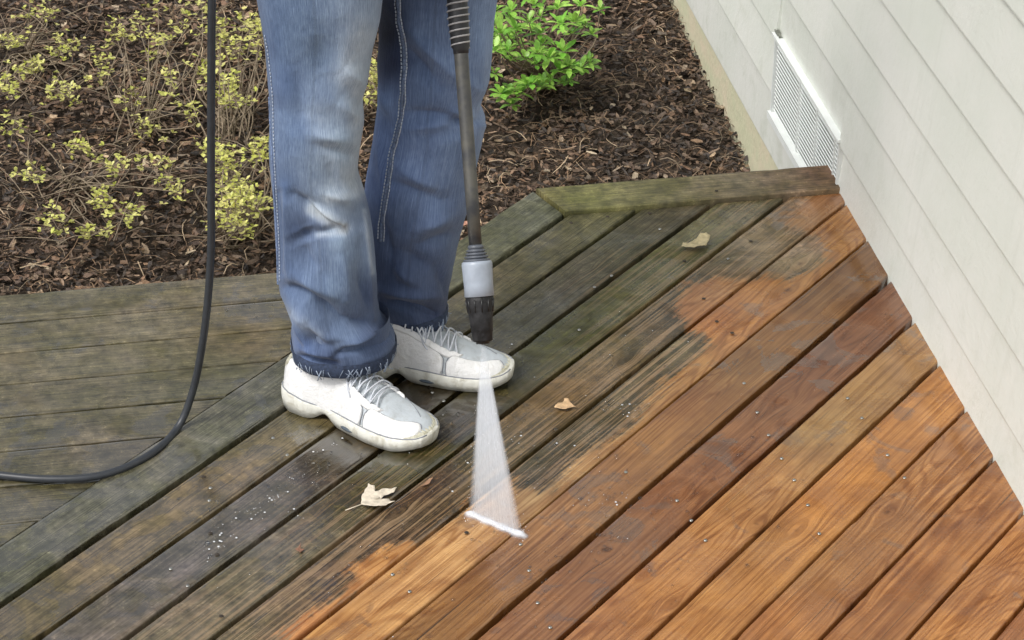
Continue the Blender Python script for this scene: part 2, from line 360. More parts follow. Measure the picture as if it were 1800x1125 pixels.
KN = [(1065, 965, .012, 1), (1405, 462, .010, .8), (1385, 508, .016, .7), (1290, 588, .009, .9), (820, 937, .005, 1), (1190, 870, .008, .6), (1330, 920, .010, .6), (1180, 1060, .010, .5), (1240, 960, .006, .5), (640, 1075, .006, .5), (1380, 700, .012, .4), (900, 1060, .009, .6), (1130, 1010, .007, .4),
      (1400, 930, .013, .5), (1030, 470, .008, .6), (930, 600, .008, .5), (1100, 630, .009, .6), (700, 900, .008, .6), (420, 800, .008, .6), (540, 905, .007, .6), (1560, 900, .011, .7), (1620, 640, .009, .6), (1500, 1060, .010, .7), (200, 700, .009, .6), (260, 900, .009, .6), (1220, 385, .007, .5)]
KW = [(px(a, b)[:2], r_, k_) for a, b, r_, k_ in KN]
def board_attrs(P, u, v, bid, landing=False):
    P = np.asarray(P); n = len(P)
    if landing: dirty = idw(P, [(430, 505, 108, 108, 92), (420, 550, 100, 98, 80), (440, 600, 96, 92, 74), (400, 655, 90, 94, 80), (250, 600, 100, 100, 84), (150, 800, 92, 92, 78)], iso=True); clean = dirty.copy(); wash = np.full(n, -1.)
    else:
        dirty = idw(P, D.get(min(bid, 6), D[6])); clean = idw(P, W.get(bid, W[11+bid % 3] if bid > 10 else D.get(bid, D[6])))
        if bid < 4: clean = dirty.copy()
        wash = sdist(P)
    wet = idw(P, WET, 3, True)[:, 0]
    kn = np.zeros(n); v = np.array(v, float); v_shift = np.zeros(n)
    for kp, kr, ks in KW:
        q = P[:, :2]-kp
        if landing: du, dn = q[:, 0], q[:, 1]
        else: du, dn = q@DU, q@DN
        g_ = np.exp(-(du/(kr*4.0))**2-(dn/(kr*2.4))**2); v_shift += g_*kr*1.3*np.tanh(dn/(kr*.8))
        kn = np.maximum(kn, ks*np.exp(-((du/(kr*.95))**2+(dn/(kr*.8))**2)))
    vraw = v; v = v-v_shift
    return {'bu': ('FLOAT_VECTOR', np.stack([u, v, np.full(n, bid*7.31+3)], 1)), 'dirty': ('FLOAT_COLOR', lin(dirty)*ALB*np.array([.98, .90, .74])), 'clean': ('FLOAT_COLOR', (lambda c_: c_*.87+.13*(c_@np.array([.3, .59, .11]))[:, None])(lin(clean)*ALB*np.array([1.05, 1.12, .92]))), 'wash': ('FLOAT', wash), 'wet': ('FLOAT', wet), 'vv': ('FLOAT', vraw), 'knot': ('FLOAT', kn)}
class Boards:
    def __init__(s): s.V = []; s.F = []; s.at = {}
    def add(s, origin, eu, ev, u0f, u1f, width, bid, landing=False, step=.012, thick=.030, zoff=0.):
        """eu along, ev across; u0f/u1f(vfrac 0..1) ends"""
        prof = [(0, -thick), (0, -.0045), (.0012, -.0015), (.0040, -.0002)]+[(t, 0) for t in np.linspace(.009, width-.009, 15)]+[(width-.004, -.0002), (width-.0012, -.0015), (width, -.0045), (width, -thick)]
        vs_ = np.array([p[0] for p in prof]); zs = np.array([p[1] for p in prof]); m = len(prof)
        a0 = np.array([u0f(t/width) for t in vs_]); a1 = np.array([u1f(t/width) for t in vs_])
        lo, hi = a0.min(), a1.max(); nu = max(2, int((hi-lo)/step)); ug = np.linspace(lo, hi, nu+1)
        U = np.clip(ug[:, None], a0[None], a1[None]); Vv = np.broadcast_to(vs_[None], U.shape).copy(); Zz = np.broadcast_to(zs[None], U.shape).copy()
        wob = fbm(np.stack([U*4, 0*U+bid*3.1, 0*U], -1), 3)
        edge = np.where(Vv < width/2, 1, -1)*np.clip(1-np.minimum(Vv, width-Vv)/.02, 0, 1)
        chip = np.clip(fbm(np.stack([U*14, np.sign(edge)*5+bid*9.7, 0*U], -1), 3, 5)-.25, 0, 1)*.006
        Vv2 = Vv+edge*(wob*.0012+chip)
        cup = -.0009*(1-(2*Vv/width-1)**2)+.0008*wob
        Zz = Zz+np.where(Zz > -.01, cup, 0)+zoff
        P = np.array(origin)[None, None]+U[..., None]*np.array([*eu, 0])+Vv2[..., None]*np.array([*ev, 0])+Zz[..., None]*np.array([0, 0, 1.])
        P = P.reshape(-1, 3); base = len(s.V); s.V += P.tolist()
        for i in range(nu):
            for j in range(m-1):
                if U[i+1, j]-U[i, j] < 1e-9 and U[i+1, j+1]-U[i, j+1] < 1e-9: continue
                s.F.append((base+i*m+j, base+(i+1)*m+j, base+(i+1)*m+j+1, base+i*m+j+1))
        # end faces: strips down to the underside at both ends
        for end, sgn in ((0, 1), (nu, -1)):
            for j in range(1, m-2):
                pass
        b1 = len(s.V); Pend = P.reshape(nu+1, m, 3)
        for ii in (0, nu):
            top = Pend[ii]; bot = top.copy(); bot[:, 2] = zoff-thick; k0 = len(s.V); s.V += top.tolist()+bot.tolist()
            for j in range(m-1): s.F.append((k0+j, k0+j+1, k0+m+j+1, k0+m+j))
        Pall = np.array(s.V[base:])
        un = Pall[:, :2]@np.array(eu); vn_ = Pall[:, :2]@np.array(ev)
        at = board_attrs(Pall, un, vn_-np.dot(np.array(origin)[:2], ev), bid, landing)
        for k, (t, a) in at.items():
            s.at.setdefault(k, [t, []])[1].append(a)
    def build(s, name, mat, parent):
        return mesh_obj(name, s.V, s.F, mat, parent, True, {k: (t, np.concatenate(a)) for k, (t, a) in s.at.items()})

def wood_material():
    N = NT('deck_wood'); bu = N.attr('bu').outputs['Vector']; pos = N.n('ShaderNodeNewGeometry').outputs['Position']
    # warp the lengthwise coordinate around knots
    fine = N.noise(N.mp(bu, (5, 420, 1)), 1, 6, .6)                 # fibres
    mid = N.noise(N.mp(bu, (2.4, 150, 1)), 1, 3, .6, .25)            # growth ring lines
    wide = N.noise(N.mp(bu, (1.6, 22, 1)), 1, 3, .5, 1.2)
    wv = N.n('ShaderNodeTexWave', wave_type='BANDS', bands_direction='Y'); wv.inputs['Scale'].default_value = 1; wv.inputs['Distortion'].default_value = 0
    # cathedral grain: contour lines of a stretched noise
    ring = N.noise(N.mp(bu, (1.3, 9, 1)), 1, 2, .4, .6); sn = N.ma('SINE', N.ma('MULTIPLY', ring, 120.)); rings = N.rng(sn, .0, .9)
    kn = N.n('ShaderNodeTexVoronoi', feature='F1'); kn.inputs['Scale'].default_value = 1; N.l(N.mp(bu, (2.1, 8.5, 1)), kn.inputs['Vector'])
    knot = N.rng(kn.outputs['Distance'], .035, .10, 1, 0, True)
    blot = N.noise(pos, 9, 6, .62, .5); blot2 = N.noise(pos, 38, 6, .68); spk = N.noise(pos, 210, 3, .6)
    wsh = N.attr('wash').outputs['Fac']
    strk = N.noise(N.mp(bu, (9, 150, 1)), 1, 5, .65)
    w0 = N.ma('ADD', wsh, N.ma('MULTIPLY', N.ma('SUBTRACT', blot2, .5), .060))
    w0 = N.ma('ADD', w0, N.ma('MULTIPLY', N.ma('SUBTRACT', strk, .5), .10))
    wm = N.rng(w0, -.014, .014, 0, 1, True)
    # dirty wood: green-grey algae film broken into mottles with the grain showing
    dc = N.attr('dirty').outputs['Color']
    gm = N.mix(N.rng(blot2, .36, .66), (.60, .60, .60), (1.50, 1.46, 1.40)); dcol = N.mix(1, dc, gm, 'MULTIPLY')
    gm = N.mix(N.rng(fine, .36, .64), (.52, .52, .50), (1.48, 1.48, 1.50)); dcol = N.mix(.85, dcol, gm, 'MULTIPLY')
    gm = N.mix(N.rng(blot, .38, .62), (.74, .75, .60), (1.26, 1.22, 1.30)); dcol = N.mix(1, dcol, gm, 'MULTIPLY')
    gm = N.mix(N.rng(spk, .56, .70), (.88, .88, .88), (2.2, 2.2, 2.2)); dcol = N.mix(N.rng(blot2, .45, .7), dcol, N.mix(1, dcol, gm, 'MULTIPLY'))
    # grain torn open near the wash boundary
    near = N.rng(wsh, -.26, -.02, 0, 1.0); streak = N.rng(mid, .50, .56)
    dcol = N.mix(N.ma('MULTIPLY', near, N.ma('MULTIPLY', streak, .70)), dcol, N.mix(.75, dcol, (.36, .25, .135)))
    # clean wood
    cc = N.attr('clean').outputs['Color']
    gm = N.mix(N.rng(mid, .42, .57), (.72, .63, .54), (1.14, 1.15, 1.17)); ccol = N.mix(N.rng(wide, .35, .6, .45, 1), cc, gm, 'MULTIPLY')
    gm = N.mix(rings, (1.07, 1.07, 1.07), (.78, .69, .61)); ccol = N.mix(N.rng(N.noise(N.mp(bu, (1.2, 5, 1)), 1, 2),   .47, .56, .12, 1.0), ccol, N.mix(1, ccol, gm, 'MULTIPLY'))
    gm = N.mix(N.rng(fine, .3, .7), (.82, .80, .78), (1.16, 1.16, 1.16)); ccol = N.mix(1, ccol, gm, 'MULTIPLY')
    gm = N.mix(N.rng(blot, .36, .66), (.80, .74, .72), (1.12, 1.12, 1.08)); ccol = N.mix(1, ccol, gm, 'MULTIPLY')
    res = N.rng(blot2, .60, .74, 0, .35); ccol = N.mix(res, ccol, N.mix(.5, ccol, (.16, .14, .11)))
    hz = N.noise(pos, 3.2, 3, .6); dcol = N.mix(N.rng(hz, .40, .60), dcol, N.mix(1, dcol, (1.12, 1.06, 1.12), 'MULTIPLY'))
    col = N.mix(wm, dcol, ccol)
    ka = N.attr('knot').outputs['Fac']; kk = N.rng(N.ma('ADD', ka, N.ma('MULTIPLY', N.ma('SUBTRACT', blot2, .5), .5)), .28, .72, 0, .85, True)
    col = N.mix(kk, col, N.mix(1, col, (.30, .22, .17), 'MULTIPLY')); col = N.mix(N.rng(ka, .80, .95, 0, .8), col, (.02, .016, .012))
    chk = N.noise(N.mp(bu, (1.8, 210, 1)), 1, 2, .5); col = N.mix(N.rng(chk, .70, .73, 0, .75), col, (.022, .016, .011))
    # brown rim where the film was lifted
    rim = N.rng(N.ma('ABSOLUTE', N.ma('ADD', w0, .020)), .0, .022, .60, 0, True); col = N.mix(rim, col, N.mix(1, col, (.62, .52, .44), 'MULTIPLY'))
    # edge dirt
    N.l(col, N.b.inputs['Base Color'])
    wet = N.attr('wet').outputs['Fac']; pud = N.noise(pos, 7, 4, .6, .8)
    wf = N.rng(N.ma('ADD', N.ma('MULTIPLY', wet, .75), N.ma('SUBTRACT', pud, .5)), .22, .52, 0, 1, True)
    rg = N.ma('ADD', N.rng(wf, 0, 1, .56, .12), N.ma('MULTIPLY', N.ma('SUBTRACT', blot2, .5), .22)); N.l(rg, N.b.inputs['Roughness'])
    N.l(N.rng(wf, 0, 1, .38, .85), N.b.inputs['Specular IOR Level'])
    film = N.rng(N.ma('ADD', N.ma('MULTIPLY', wet, .62), N.ma('SUBTRACT', N.noise(pos, 11, 5, .58, .6), .5)), .44, .50, 0, 1, True)
    cold = N.mix(film, col, N.mix(1, col, (.74, .73, .72), 'MULTIPLY')); N.l(cold, N.b.inputs['Base Color'])
    N.l(N.ma('MULTIPLY', film, .9), N.b.inputs['Coat Weight']); N.b.inputs['Coat Roughness'].default_value = .07; N.b.inputs['Coat IOR'].default_value = 1.6
    cb = N.n('ShaderNodeBump'); cb.inputs['Distance'].default_value = .0010; cb.inputs['Strength'].default_value = .5; N.l(blot2, cb.inputs['Height']); N.l(cb.outputs[0], N.b.inputs['Coat Normal'])
    h = N.ma('ADD', N.ma('MULTIPLY', fine, .5), N.ma('ADD', N.ma('MULTIPLY', mid, .7), N.ma('MULTIPLY', blot2, .45)))
    bp = N.n('ShaderNodeBump'); bp.inputs['Distance'].default_value = .0034; N.l(h, bp.inputs['Height'])
    N.l(N.rng(wf, 0, 1, 1.0, .30), bp.inputs['Strength']); N.l(bp.outputs[0], N.b.inputs['Normal'])
    return N.m
MW = wood_material()
deck = empty('wooden_deck', (.9, 3.6, 0), label='weathered wooden deck of diagonal boards, half green with grime and half washed to orange-brown', cat='deck')
B = Boards()
UL = -1.2*K                                                 # lower-left run-out (along u)
def vline(v): return OFM+SPM*v                             # metres along DN
def make_diag(k, u_lo, origin_v, width):
    O = np.array([*(DN*origin_v), 0.])
    def top(t):      # y = YB cut; y = S2*u - S2*(vv)
        vv = origin_v+t*width; return (YB-.004+S2*vv)/S2
    def wall(t):
        vv = origin_v+t*width; return (WALL_X-.006-S2*vv)/S2
    return O, (lambda t: u_lo), (lambda t: min(top(t), wall(t)))
for k in range(1, 27):
    g0 = GW[k] if k < len(GW) else random.uniform(.002, .005); g1 = GW[k+1] if k+1 < len(GW) else .0035
    v0 = vline(k)+g0; wd = SPM-g0-g1
    O, f0, f1 = make_diag(k, 1.05, v0, wd)
    B.add(O, DU, DN, f0, f1, wd, k, step=.008 if k < 15 else .03, zoff=random.uniform(-.0012, .0008))
B.build('diagonal_boards', MW, deck)
# outer diagonal board, mitred against the border board
B = Boards(); v0 = vline(0)+.002; wd = SPM-.005
mA, mB = px(940, 338), px(990, 377); uA = mA[:2]@DU; uB = mB[:2]@DU
B.add(np.array([*(DN*v0), 0.]), DU, DN, lambda t: 1.05, lambda t: uA+(uB-uA)*t-.004, wd, 0, zoff=.004); B.build('outer_board', MW, deck)
# border board across the far side
D[20] = [(960, 350, 110, 108, 70), (1020, 355, 104, 106, 64), (1150, 340, 108, 106, 74), (1300, 328, 116, 110, 88), (1380, 320, 118, 106, 86), (1440, 312, 122, 98, 78), (1600, 300, 120, 98, 78)]
_old = board_attrs
def board_attrs(P, u, v, bid, landing=False):
    a = _old(P, u, v, bid, landing)
    if bid == 20:
        a['dirty'] = ('FLOAT_COLOR', lin(idw(P, D[20], iso=True))*ALB); a['wash'] = ('FLOAT', np.full(len(P), -1.)); a['wet'] = ('FLOAT', np.full(len(P), .15))
    if landing: a['dirty'] = ('FLOAT_COLOR', a['dirty'][1]*(0.92+.12*((bid*37) % 5)/4))
    return a
B = Boards(); wd = YT-YB
xA, xB = mA[0], mB[0]
B.add(np.array([0, YB, 0.]), (1, 0), (0, 1), lambda t: xB+(xA-xB)*t+.003, lambda t: WALL_X-.006, wd, 20, zoff=.010); B.build('border_board', MW, deck)
# landing boards on the left
B = Boards(); yy = YL; bid = 30
def e0x(y): return y+OFM/S2                                 # x on the outer board's upper edge, at y
while yy > 2.6:
    wdl = SPM-.004
    B.add(np.array([0, yy-SPM+.002, 0.]), (1, 0), (0, 1), lambda t: -3.0, (lambda t, y_=yy-SPM+.002: e0x(y_+t*wdl)-.003), wdl, bid, landing=True, zoff=random.uniform(-.001, .001)); yy -= SPM; bid += 1
B.build('landing_boards', MW, deck)
# framing below: fascia and joists
mj = simple('joist_wood', (.10, .075, .045), .8, var=.3, vs_=14)
j = MB(); th = .036
cor = (float(e0x(YL)), YL)
j.box(((-3+cor[0])/2, YL-.022, -.125), (3+cor[0], th, .188))
dv = mA[:2]-np.array(cor); Ln = np.linalg.norm(dv); a_ = math.atan2(dv[1], dv[0]); mid_ = (np.array(cor)+mA[:2])/2+DN*.022
j.box((mid_[0], mid_[1], -.125), (Ln, th, .188), Matrix.Rotation(a_, 3, 'Z'))
j.box(((mA[0]+WALL_X)/2, YT-.02, -.122), (WALL_X-mA[0], th, .188))
j.build('fascia', mj, deck, False)
j = MB()
for xx in np.arange(-2.6, 1.5, .41):
    ytop = YL if xx < cor[0] else min(YT, xx-OFM/S2)
    j.box((xx, (1.2+ytop-.06)/2, -.125), (.038, ytop-.06-1.2, .185))
j.build('joist', mj, deck, False)
# screws
ms = simple('screw_metal', (.36, .36, .34), .28, .85, var=.2); msd = simple('nail_hole', (.03, .022, .015), .7)
def disc(P, r, h=.0012):
    V = [(P[0]+r*f*math.cos(a), P[1]+r*f*math.sin(a), P[2]+z) for f, z in ((1, 0), (.8, h)) for a in np.linspace(0, 6.283, 11)[:-1]]+[(P[0], P[1], P[2]+h*.7)]
    return V, [(i, (i+1) % 10, 10+(i+1) % 10, 10+i) for i in range(10)]+[(10+i, 10+(i+1) % 10, 20) for i in range(10)]
V, Fc = disc((0, 0, 0), .0034); scr = None
for (a, b) in [(930, 1003), (945, 1060), (560, 660), (585, 640), (480, 770), (505, 800), (1045, 505), (1075, 485), (760, 690), (780, 705), (1190, 880), (1215, 915), (1240, 950), (1100, 830), (690, 1010), (720, 1040), (1490, 700), (1515, 735), (1560, 800), (1590, 840), (300, 1000), (330, 1030), (200, 900), (915, 957), (967, 1103), (1308, 674), (1331, 725), (1351, 765), (1374, 806), (1396, 844), (1420, 888), (1440, 938), (370, 858), (368, 880), (1160, 403), (1018, 580), (1280, 455)]:
    P = px(a, b)
    if scr is None: scr = mesh_obj('screw', V, Fc, ms, None, True); scr.parent = deck; o = scr
    else: o = scr.copy(); C.objects.link(o); o.parent = deck
    o.location = (P[0]-.9, P[1]-3.6, .0004)
V, Fc = disc((0, 0, 0), .0040, .0006); scr = None
for (a, b) in [(820, 936), (1004, 392), (1068, 381), (1259, 343), (1142, 375), (1237, 525), (1287, 585), (1260, 565), (1320, 424), (1203, 459), (358, 838), (370, 937), (382, 975), (389, 1083)]:
    P = px(a, b)
    if scr is None: scr = mesh_obj('nail_hole', V, Fc, msd, None, True); scr.parent = deck; o = scr
    else: o = scr.copy(); C.objects.link(o); o.parent = deck
    o.location = (P[0]-.9, P[1]-3.6, .0105 if b < 345 else .0004)

# ------------------------------------------------------------------ person: jeans
HV = np.array([AF[0], AF[1], 0]); HV /= np.linalg.norm(HV)      # horizontal view direction
HR = np.array([AR[0], AR[1], 0]); HR /= np.linalg.norm(HR)
def build_leg(rows, foot_px, ztop, fold, fade_shade_keys, hem_tilt, depth, seed, hem_lift=0):
    P0 = px(*foot_px); NU, NVr = 200, 330
    rows = np.array(rows, float); ys = np.linspace(rows[-1, 0], rows[0, 0], NVr)
    L = np.interp(ys, rows[:, 0], rows[:, 1]); R = np.interp(ys, rows[:, 0], rows[:, 2])
    # light smoothing of the outline
    kx = np.exp(-np.linspace(-2, 2, 9)**2); kx /= kx.sum()
    L = np.convolve(np.pad(L, 4, 'edge'), kx, 'valid'); R = np.convolve(np.pad(R, 4, 'edge'), kx, 'valid')
    th_ = np.linspace(0, 2*math.pi, NU, endpoint=False)
    V = np.zeros((NVr, NU, 3)); Nn = np.zeros_like(V)
    for i in range(NVr):
        c = px_plane((L[i]+R[i])/2, ys[i], P0, HV); sc = ppm(c); a = (R[i]-L[i])/2/sc; b = a*depth
        cx_, sx_ = np.cos(th_), np.sin(th_); e = .86
        cx_ = np.sign(cx_)*np.abs(cx_)**e; sx_ = np.sign(sx_)*np.abs(sx_)**e
        wt = 1-min(1, i/(NVr*.35))
        V[i] = c+a*cx_[:, None]*HR+b*sx_[:, None]*HV
        V[i, :, 2] += hem_tilt*cx_*a*wt
        n = b*np.cos(th_)[:, None]*HR+a*np.sin(th_)[:, None]*HV; Nn[i] = n/np.linalg.norm(n, axis=1)[:, None]
    pj = proj(V); face = np.clip(-(Nn@HV)*1.6+.25, 0, 1)          # front half
    dsp = np.zeros(V.shape[:2])
    for (x1, y1, x2, y2, wd_, am) in fold:
        a = np.array([x1, y1]); ab = np.array([x2-x1, y2-y1]); t = np.clip(((pj-a)@ab)/(ab@ab), 0, 1)
        dd = np.linalg.norm(pj-a-t[..., None]*ab, axis=-1); tap = .35+.65*np.sin(np.pi*np.clip(t, .02, .98))
        dsp += 2.1*am*tap*np.exp(-(dd/(wd_*.85))**1.6)*face
    q = V.copy(); q[..., 2] *= .55
    amp = .0045+.004*(1-np.linspace(0, 1, NVr))[:, None]
    dsp += amp*fbm(q*[9, 9, 9]+seed, 3, seed)
    # sharp small wrinkles, mostly near the hem
    rr = 1-np.abs(fbm(q*[16, 16, 26]+seed*2, 2, seed+9)); dsp += (rr-.8)*(.002+.006*(1-np.linspace(0, 1, NVr))[:, None]**3)
    sil = np.clip(np.abs(np.cos(th_))[None]*1.0, 0, 1)
    dsp *= (1-.55*sil**4)
    V += dsp[..., None]*Nn
    # close hem inward, so the cloth has a thickness
    Fc = [(i*NU+k, i*NU+(k+1) % NU, (i+1)*NU+(k+1) % NU, (i+1)*NU+k) for i in range(NVr-1) for k in range(NU)]
    cen = V[0].mean(0); inner = []
    for s_, dz in ((.965, .000), (.955, .03), (.93, .08)): inner.append(np.concatenate([cen[None, :2]+(V[0][:, :2]-cen[:2])*s_, V[0][:, 2:]+dz], 1))
    base = NVr*NU; VV = np.concatenate([V.reshape(-1, 3)]+inner)
    Fc += [((k+1) % NU, k, base+k, base+(k+1) % NU) for k in range(NU)]
    for r_ in range(2): Fc += [(base+r_*NU+(k+1) % NU, base+r_*NU+k, base+(r_+1)*NU+k, base+(r_+1)*NU+(k+1) % NU) for k in range(NU)]
    pjA = proj(VV); kk = np.array(fade_shade_keys, float)
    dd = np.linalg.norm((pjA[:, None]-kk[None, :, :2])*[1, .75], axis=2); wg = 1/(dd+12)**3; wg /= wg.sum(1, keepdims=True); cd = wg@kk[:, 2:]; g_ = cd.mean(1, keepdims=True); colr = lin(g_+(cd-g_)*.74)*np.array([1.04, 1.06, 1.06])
    if seed == 3:
        for (x1, y1, x2, y2, wd_, am) in ((548, 368, 604, 402, 10, .92), (610, 345, 575, 350, 6, .35), (560, 412, 606, 408, 6, .35), (632, 170, 630, 330, 16, .35), (610, 130, 640, 60, 24, .32), (560, 200, 600, 330, 26, .14), (640, 370, 655, 480, 4, .3), (505, 548, 560, 590, 10, .2)):
            a = np.array([x1, y1]); ab = np.array([x2-x1, y2-y1]); t = np.clip(((pjA-a)@ab)/(ab@ab), 0, 1); dd = np.linalg.norm(pjA-a-t[:, None]*ab, axis=1)
            f = (am*np.exp(-(dd/wd_)**2)*(1+.3*vn(VV*120)))[:, None].clip(0, 1); colr = colr*(1-f)+f*lin([196, 206, 214])
    back = np.clip((VV-P0)@HV/.06, 0, 1); 
    uu = np.concatenate([np.broadcast_to(th_[None], (NVr, NU)).ravel(), np.tile(th_, 3)])
    rad_ = float((R-L).mean()/2/ppm(P0)); cu = np.stack([(uu/(2*math.pi)+.25) % 1*2*math.pi*rad_, VV[:, 2], np.full(len(VV), seed*1.7)], 1)
    mref = .15 if seed == 3 else .09; colr = colr*(colr.mean(1, keepdims=True)/mref)**.30; colr = colr*np.minimum(1, .56/colr.max(1, keepdims=True))
    return V, VV, Fc, colr, cu
def denim(name='denim'):
    N = NT(name); gp = N.n('ShaderNodeNewGeometry').outputs['Position']; cl = N.attr('tint').outputs['Color']; cu = N.attr('cloth').outputs['Vector']
    v1 = N.noise(N.mp(cu, (1100, 60, 1)), 1, 2, .5); v2 = N.noise(N.mp(cu, (620, 4.5, 1)), 1, 3, .7); h1 = N.noise(N.mp(cu, (60, 900, 1)), 1, 2, .5); bl_ = N.noise(gp, 26, 6, .68)
    c = N.mix(1, cl, N.mix(N.rng(v2, .38, .62), (.85, .86, .89), (1.17, 1.15, 1.12)), 'MULTIPLY')
    c = N.mix(1, c, N.mix(N.rng(v1, .34, .66), (.80, .82, .86), (1.22, 1.20, 1.16)), 'MULTIPLY')
    c = N.mix(.6, c, N.mix(N.rng(bl_, .34, .68), (.76, .78, .82), (1.24, 1.22, 1.18)), 'MULTIPLY')
    N.l(c, N.b.inputs['Base Color']); N.b.inputs['Roughness'].default_value = .85; N.b.inputs['Specular IOR Level'].default_value = .15
    N.b.inputs['Sheen Weight'].default_value = .15
    hh = N.ma('ADD', N.ma('MULTIPLY', v1, .6), N.ma('ADD', N.ma('MULTIPLY', h1, .3), N.ma('MULTIPLY', bl_, 1.2)))
    N.l(N.bump(hh, .0016, .8), N.b.inputs['Normal']); return N.m
MD = denim()
LROWS = [(-330, 400, 668), (-190, 415, 668), (-80, 440, 678), (-10, 452, 674), (34, 460, 668), (83, 467, 655), (137, 471, 646), (170, 474, 637), (211, 474, 640), (257, 473, 633), (300, 477, 629), (345, 481, 643), (386, 483, 653), (432, 485, 658), (485, 488, 661), (507, 491, 662), (529, 501, 662), (560, 513, 668), (578, 511, 686), (594, 510, 696), (608, 514, 695), (621, 519, 692)]
RROWS = [(-330, 645, 920), (-190, 650, 905), (-80, 660, 890), (-10, 664, 876), (34, 666, 869), (83, 664, 866), (110, 662, 864), (137, 664, 861), (165, 665, 850), (187, 664, 845), (211, 661, 855), (251, 656, 848), (289, 649, 839), (329, 642, 832), (370, 640, 822), (414, 640, 810), (457, 644, 801), (514, 655, 790), (540, 668, 786), (556, 676, 786), (566, 680, 785)]
LF = [(515, 345, 592, 398, 13, -.012), (545, 362, 602, 396, 8, .012), (530, 405, 540, 430, 24, -.010), (560, 412, 610, 404, 9, -.006), (570, 340, 615, 352, 12, .005), (500, 505, 545, 520, 12, -.010), (545, 520, 600, 562, 13, -.011), (600, 562, 652, 572, 12, -.008),
      (520, 485, 600, 525, 18, .008), (515, 545, 575, 590, 18, .010), (560, 588, 640, 592, 14, .006), (590, 622, 690, 588, 6, -.011), (600, 603, 690, 568, 10, .009), (525, 626, 592, 640, 5, -.008), (530, 612, 600, 624, 10, .007), (518, 560, 545, 608, 9, .007), (545, 565, 570, 615, 8, -.006),
      (490, 340, 492, 480, 8, -.006), (500, 330, 503, 470, 8, .004), (560, 255, 620, 275, 12, -.004), (540, 235, 620, 250, 16, .004), (600, 120, 640, 150, 22, .006), (560, 60, 570, 130, 30, -.004), (590, 180, 635, 210, 18, .005), (640, 350, 657, 560, 7, .005), (628, 470, 650, 545, 12, -.006), (520, 430, 560, 480, 18, -.006), (600, 440, 615, 520, 20, .006), (520, 120, 530, 230, 20, -.003), (575, 285, 600, 330, 14, -.003)]
RF = [(710, 80, 770, 150, 14, -.008), (730, 62, 800, 130, 14, .008), (780, 120, 850, 165, 18, .006), (795, 212, 852, 212, 8, -.010), (800, 196, 858, 224, 9, .010), (720, 195, 800, 205, 10, -.006), (710, 225, 790, 215, 14, .005), (700, 290, 770, 330, 20, .008), (690, 320, 780, 352, 14, -.006), (680, 532, 765, 553, 8, -.010), (670, 512, 775, 524, 12, .009), (740, 400, 795, 380, 20, .007), (735, 430, 795, 410, 14, -.006), (700, 440, 760, 475, 18, -.007), (690, 470, 740, 505, 14, .007), (672, 380, 690, 480, 12, -.005), (670, 160, 690, 200, 14, .006), (664, 215, 676, 330, 10, .005), (770, 470, 790, 520, 10, -.005), (850, 60, 846, 150, 12, .004)]
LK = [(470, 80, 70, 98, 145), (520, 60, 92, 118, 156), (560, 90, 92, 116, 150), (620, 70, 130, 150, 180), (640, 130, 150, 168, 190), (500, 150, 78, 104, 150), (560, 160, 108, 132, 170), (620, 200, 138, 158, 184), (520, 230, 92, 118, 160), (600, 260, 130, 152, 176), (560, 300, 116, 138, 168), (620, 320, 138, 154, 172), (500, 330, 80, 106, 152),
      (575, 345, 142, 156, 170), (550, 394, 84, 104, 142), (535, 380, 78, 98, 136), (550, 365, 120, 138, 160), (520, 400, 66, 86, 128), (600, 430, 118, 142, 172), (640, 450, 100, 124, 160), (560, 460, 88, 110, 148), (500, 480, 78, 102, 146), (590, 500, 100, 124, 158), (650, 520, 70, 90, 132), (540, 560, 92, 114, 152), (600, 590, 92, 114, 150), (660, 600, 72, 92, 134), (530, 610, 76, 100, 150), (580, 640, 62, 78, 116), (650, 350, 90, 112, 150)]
RK = [(680, 60, 30, 38, 60), (690, 110, 38, 48, 78), (740, 60, 74, 94, 128), (780, 110, 78, 98, 134), (850, 60, 84, 106, 142), (850, 130, 82, 102, 136), (740, 150, 66, 86, 122), (680, 180, 84, 108, 150), (670, 240, 76, 98, 142), (760, 220, 70, 90, 128), (720, 280, 78, 98, 136), (800, 260, 74, 94, 128), (665, 320, 70, 92, 138), (760, 340, 74, 94, 130), (700, 380, 62, 80, 114), (780, 420, 68, 86, 120), (700, 480, 52, 68, 102), (750, 500, 60, 76, 110), (690, 540, 56, 72, 106), (770, 540, 48, 60, 92), (840, 220, 90, 108, 140)]  # right-leg denim tones, with the leg's shading painted into them
PF_L, PF_R = (600, 706), (742, 632)
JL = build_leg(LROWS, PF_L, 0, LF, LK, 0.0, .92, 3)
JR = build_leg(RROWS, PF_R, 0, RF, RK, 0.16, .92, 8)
baseP = (px(*PF_L)+px(*PF_R))/2

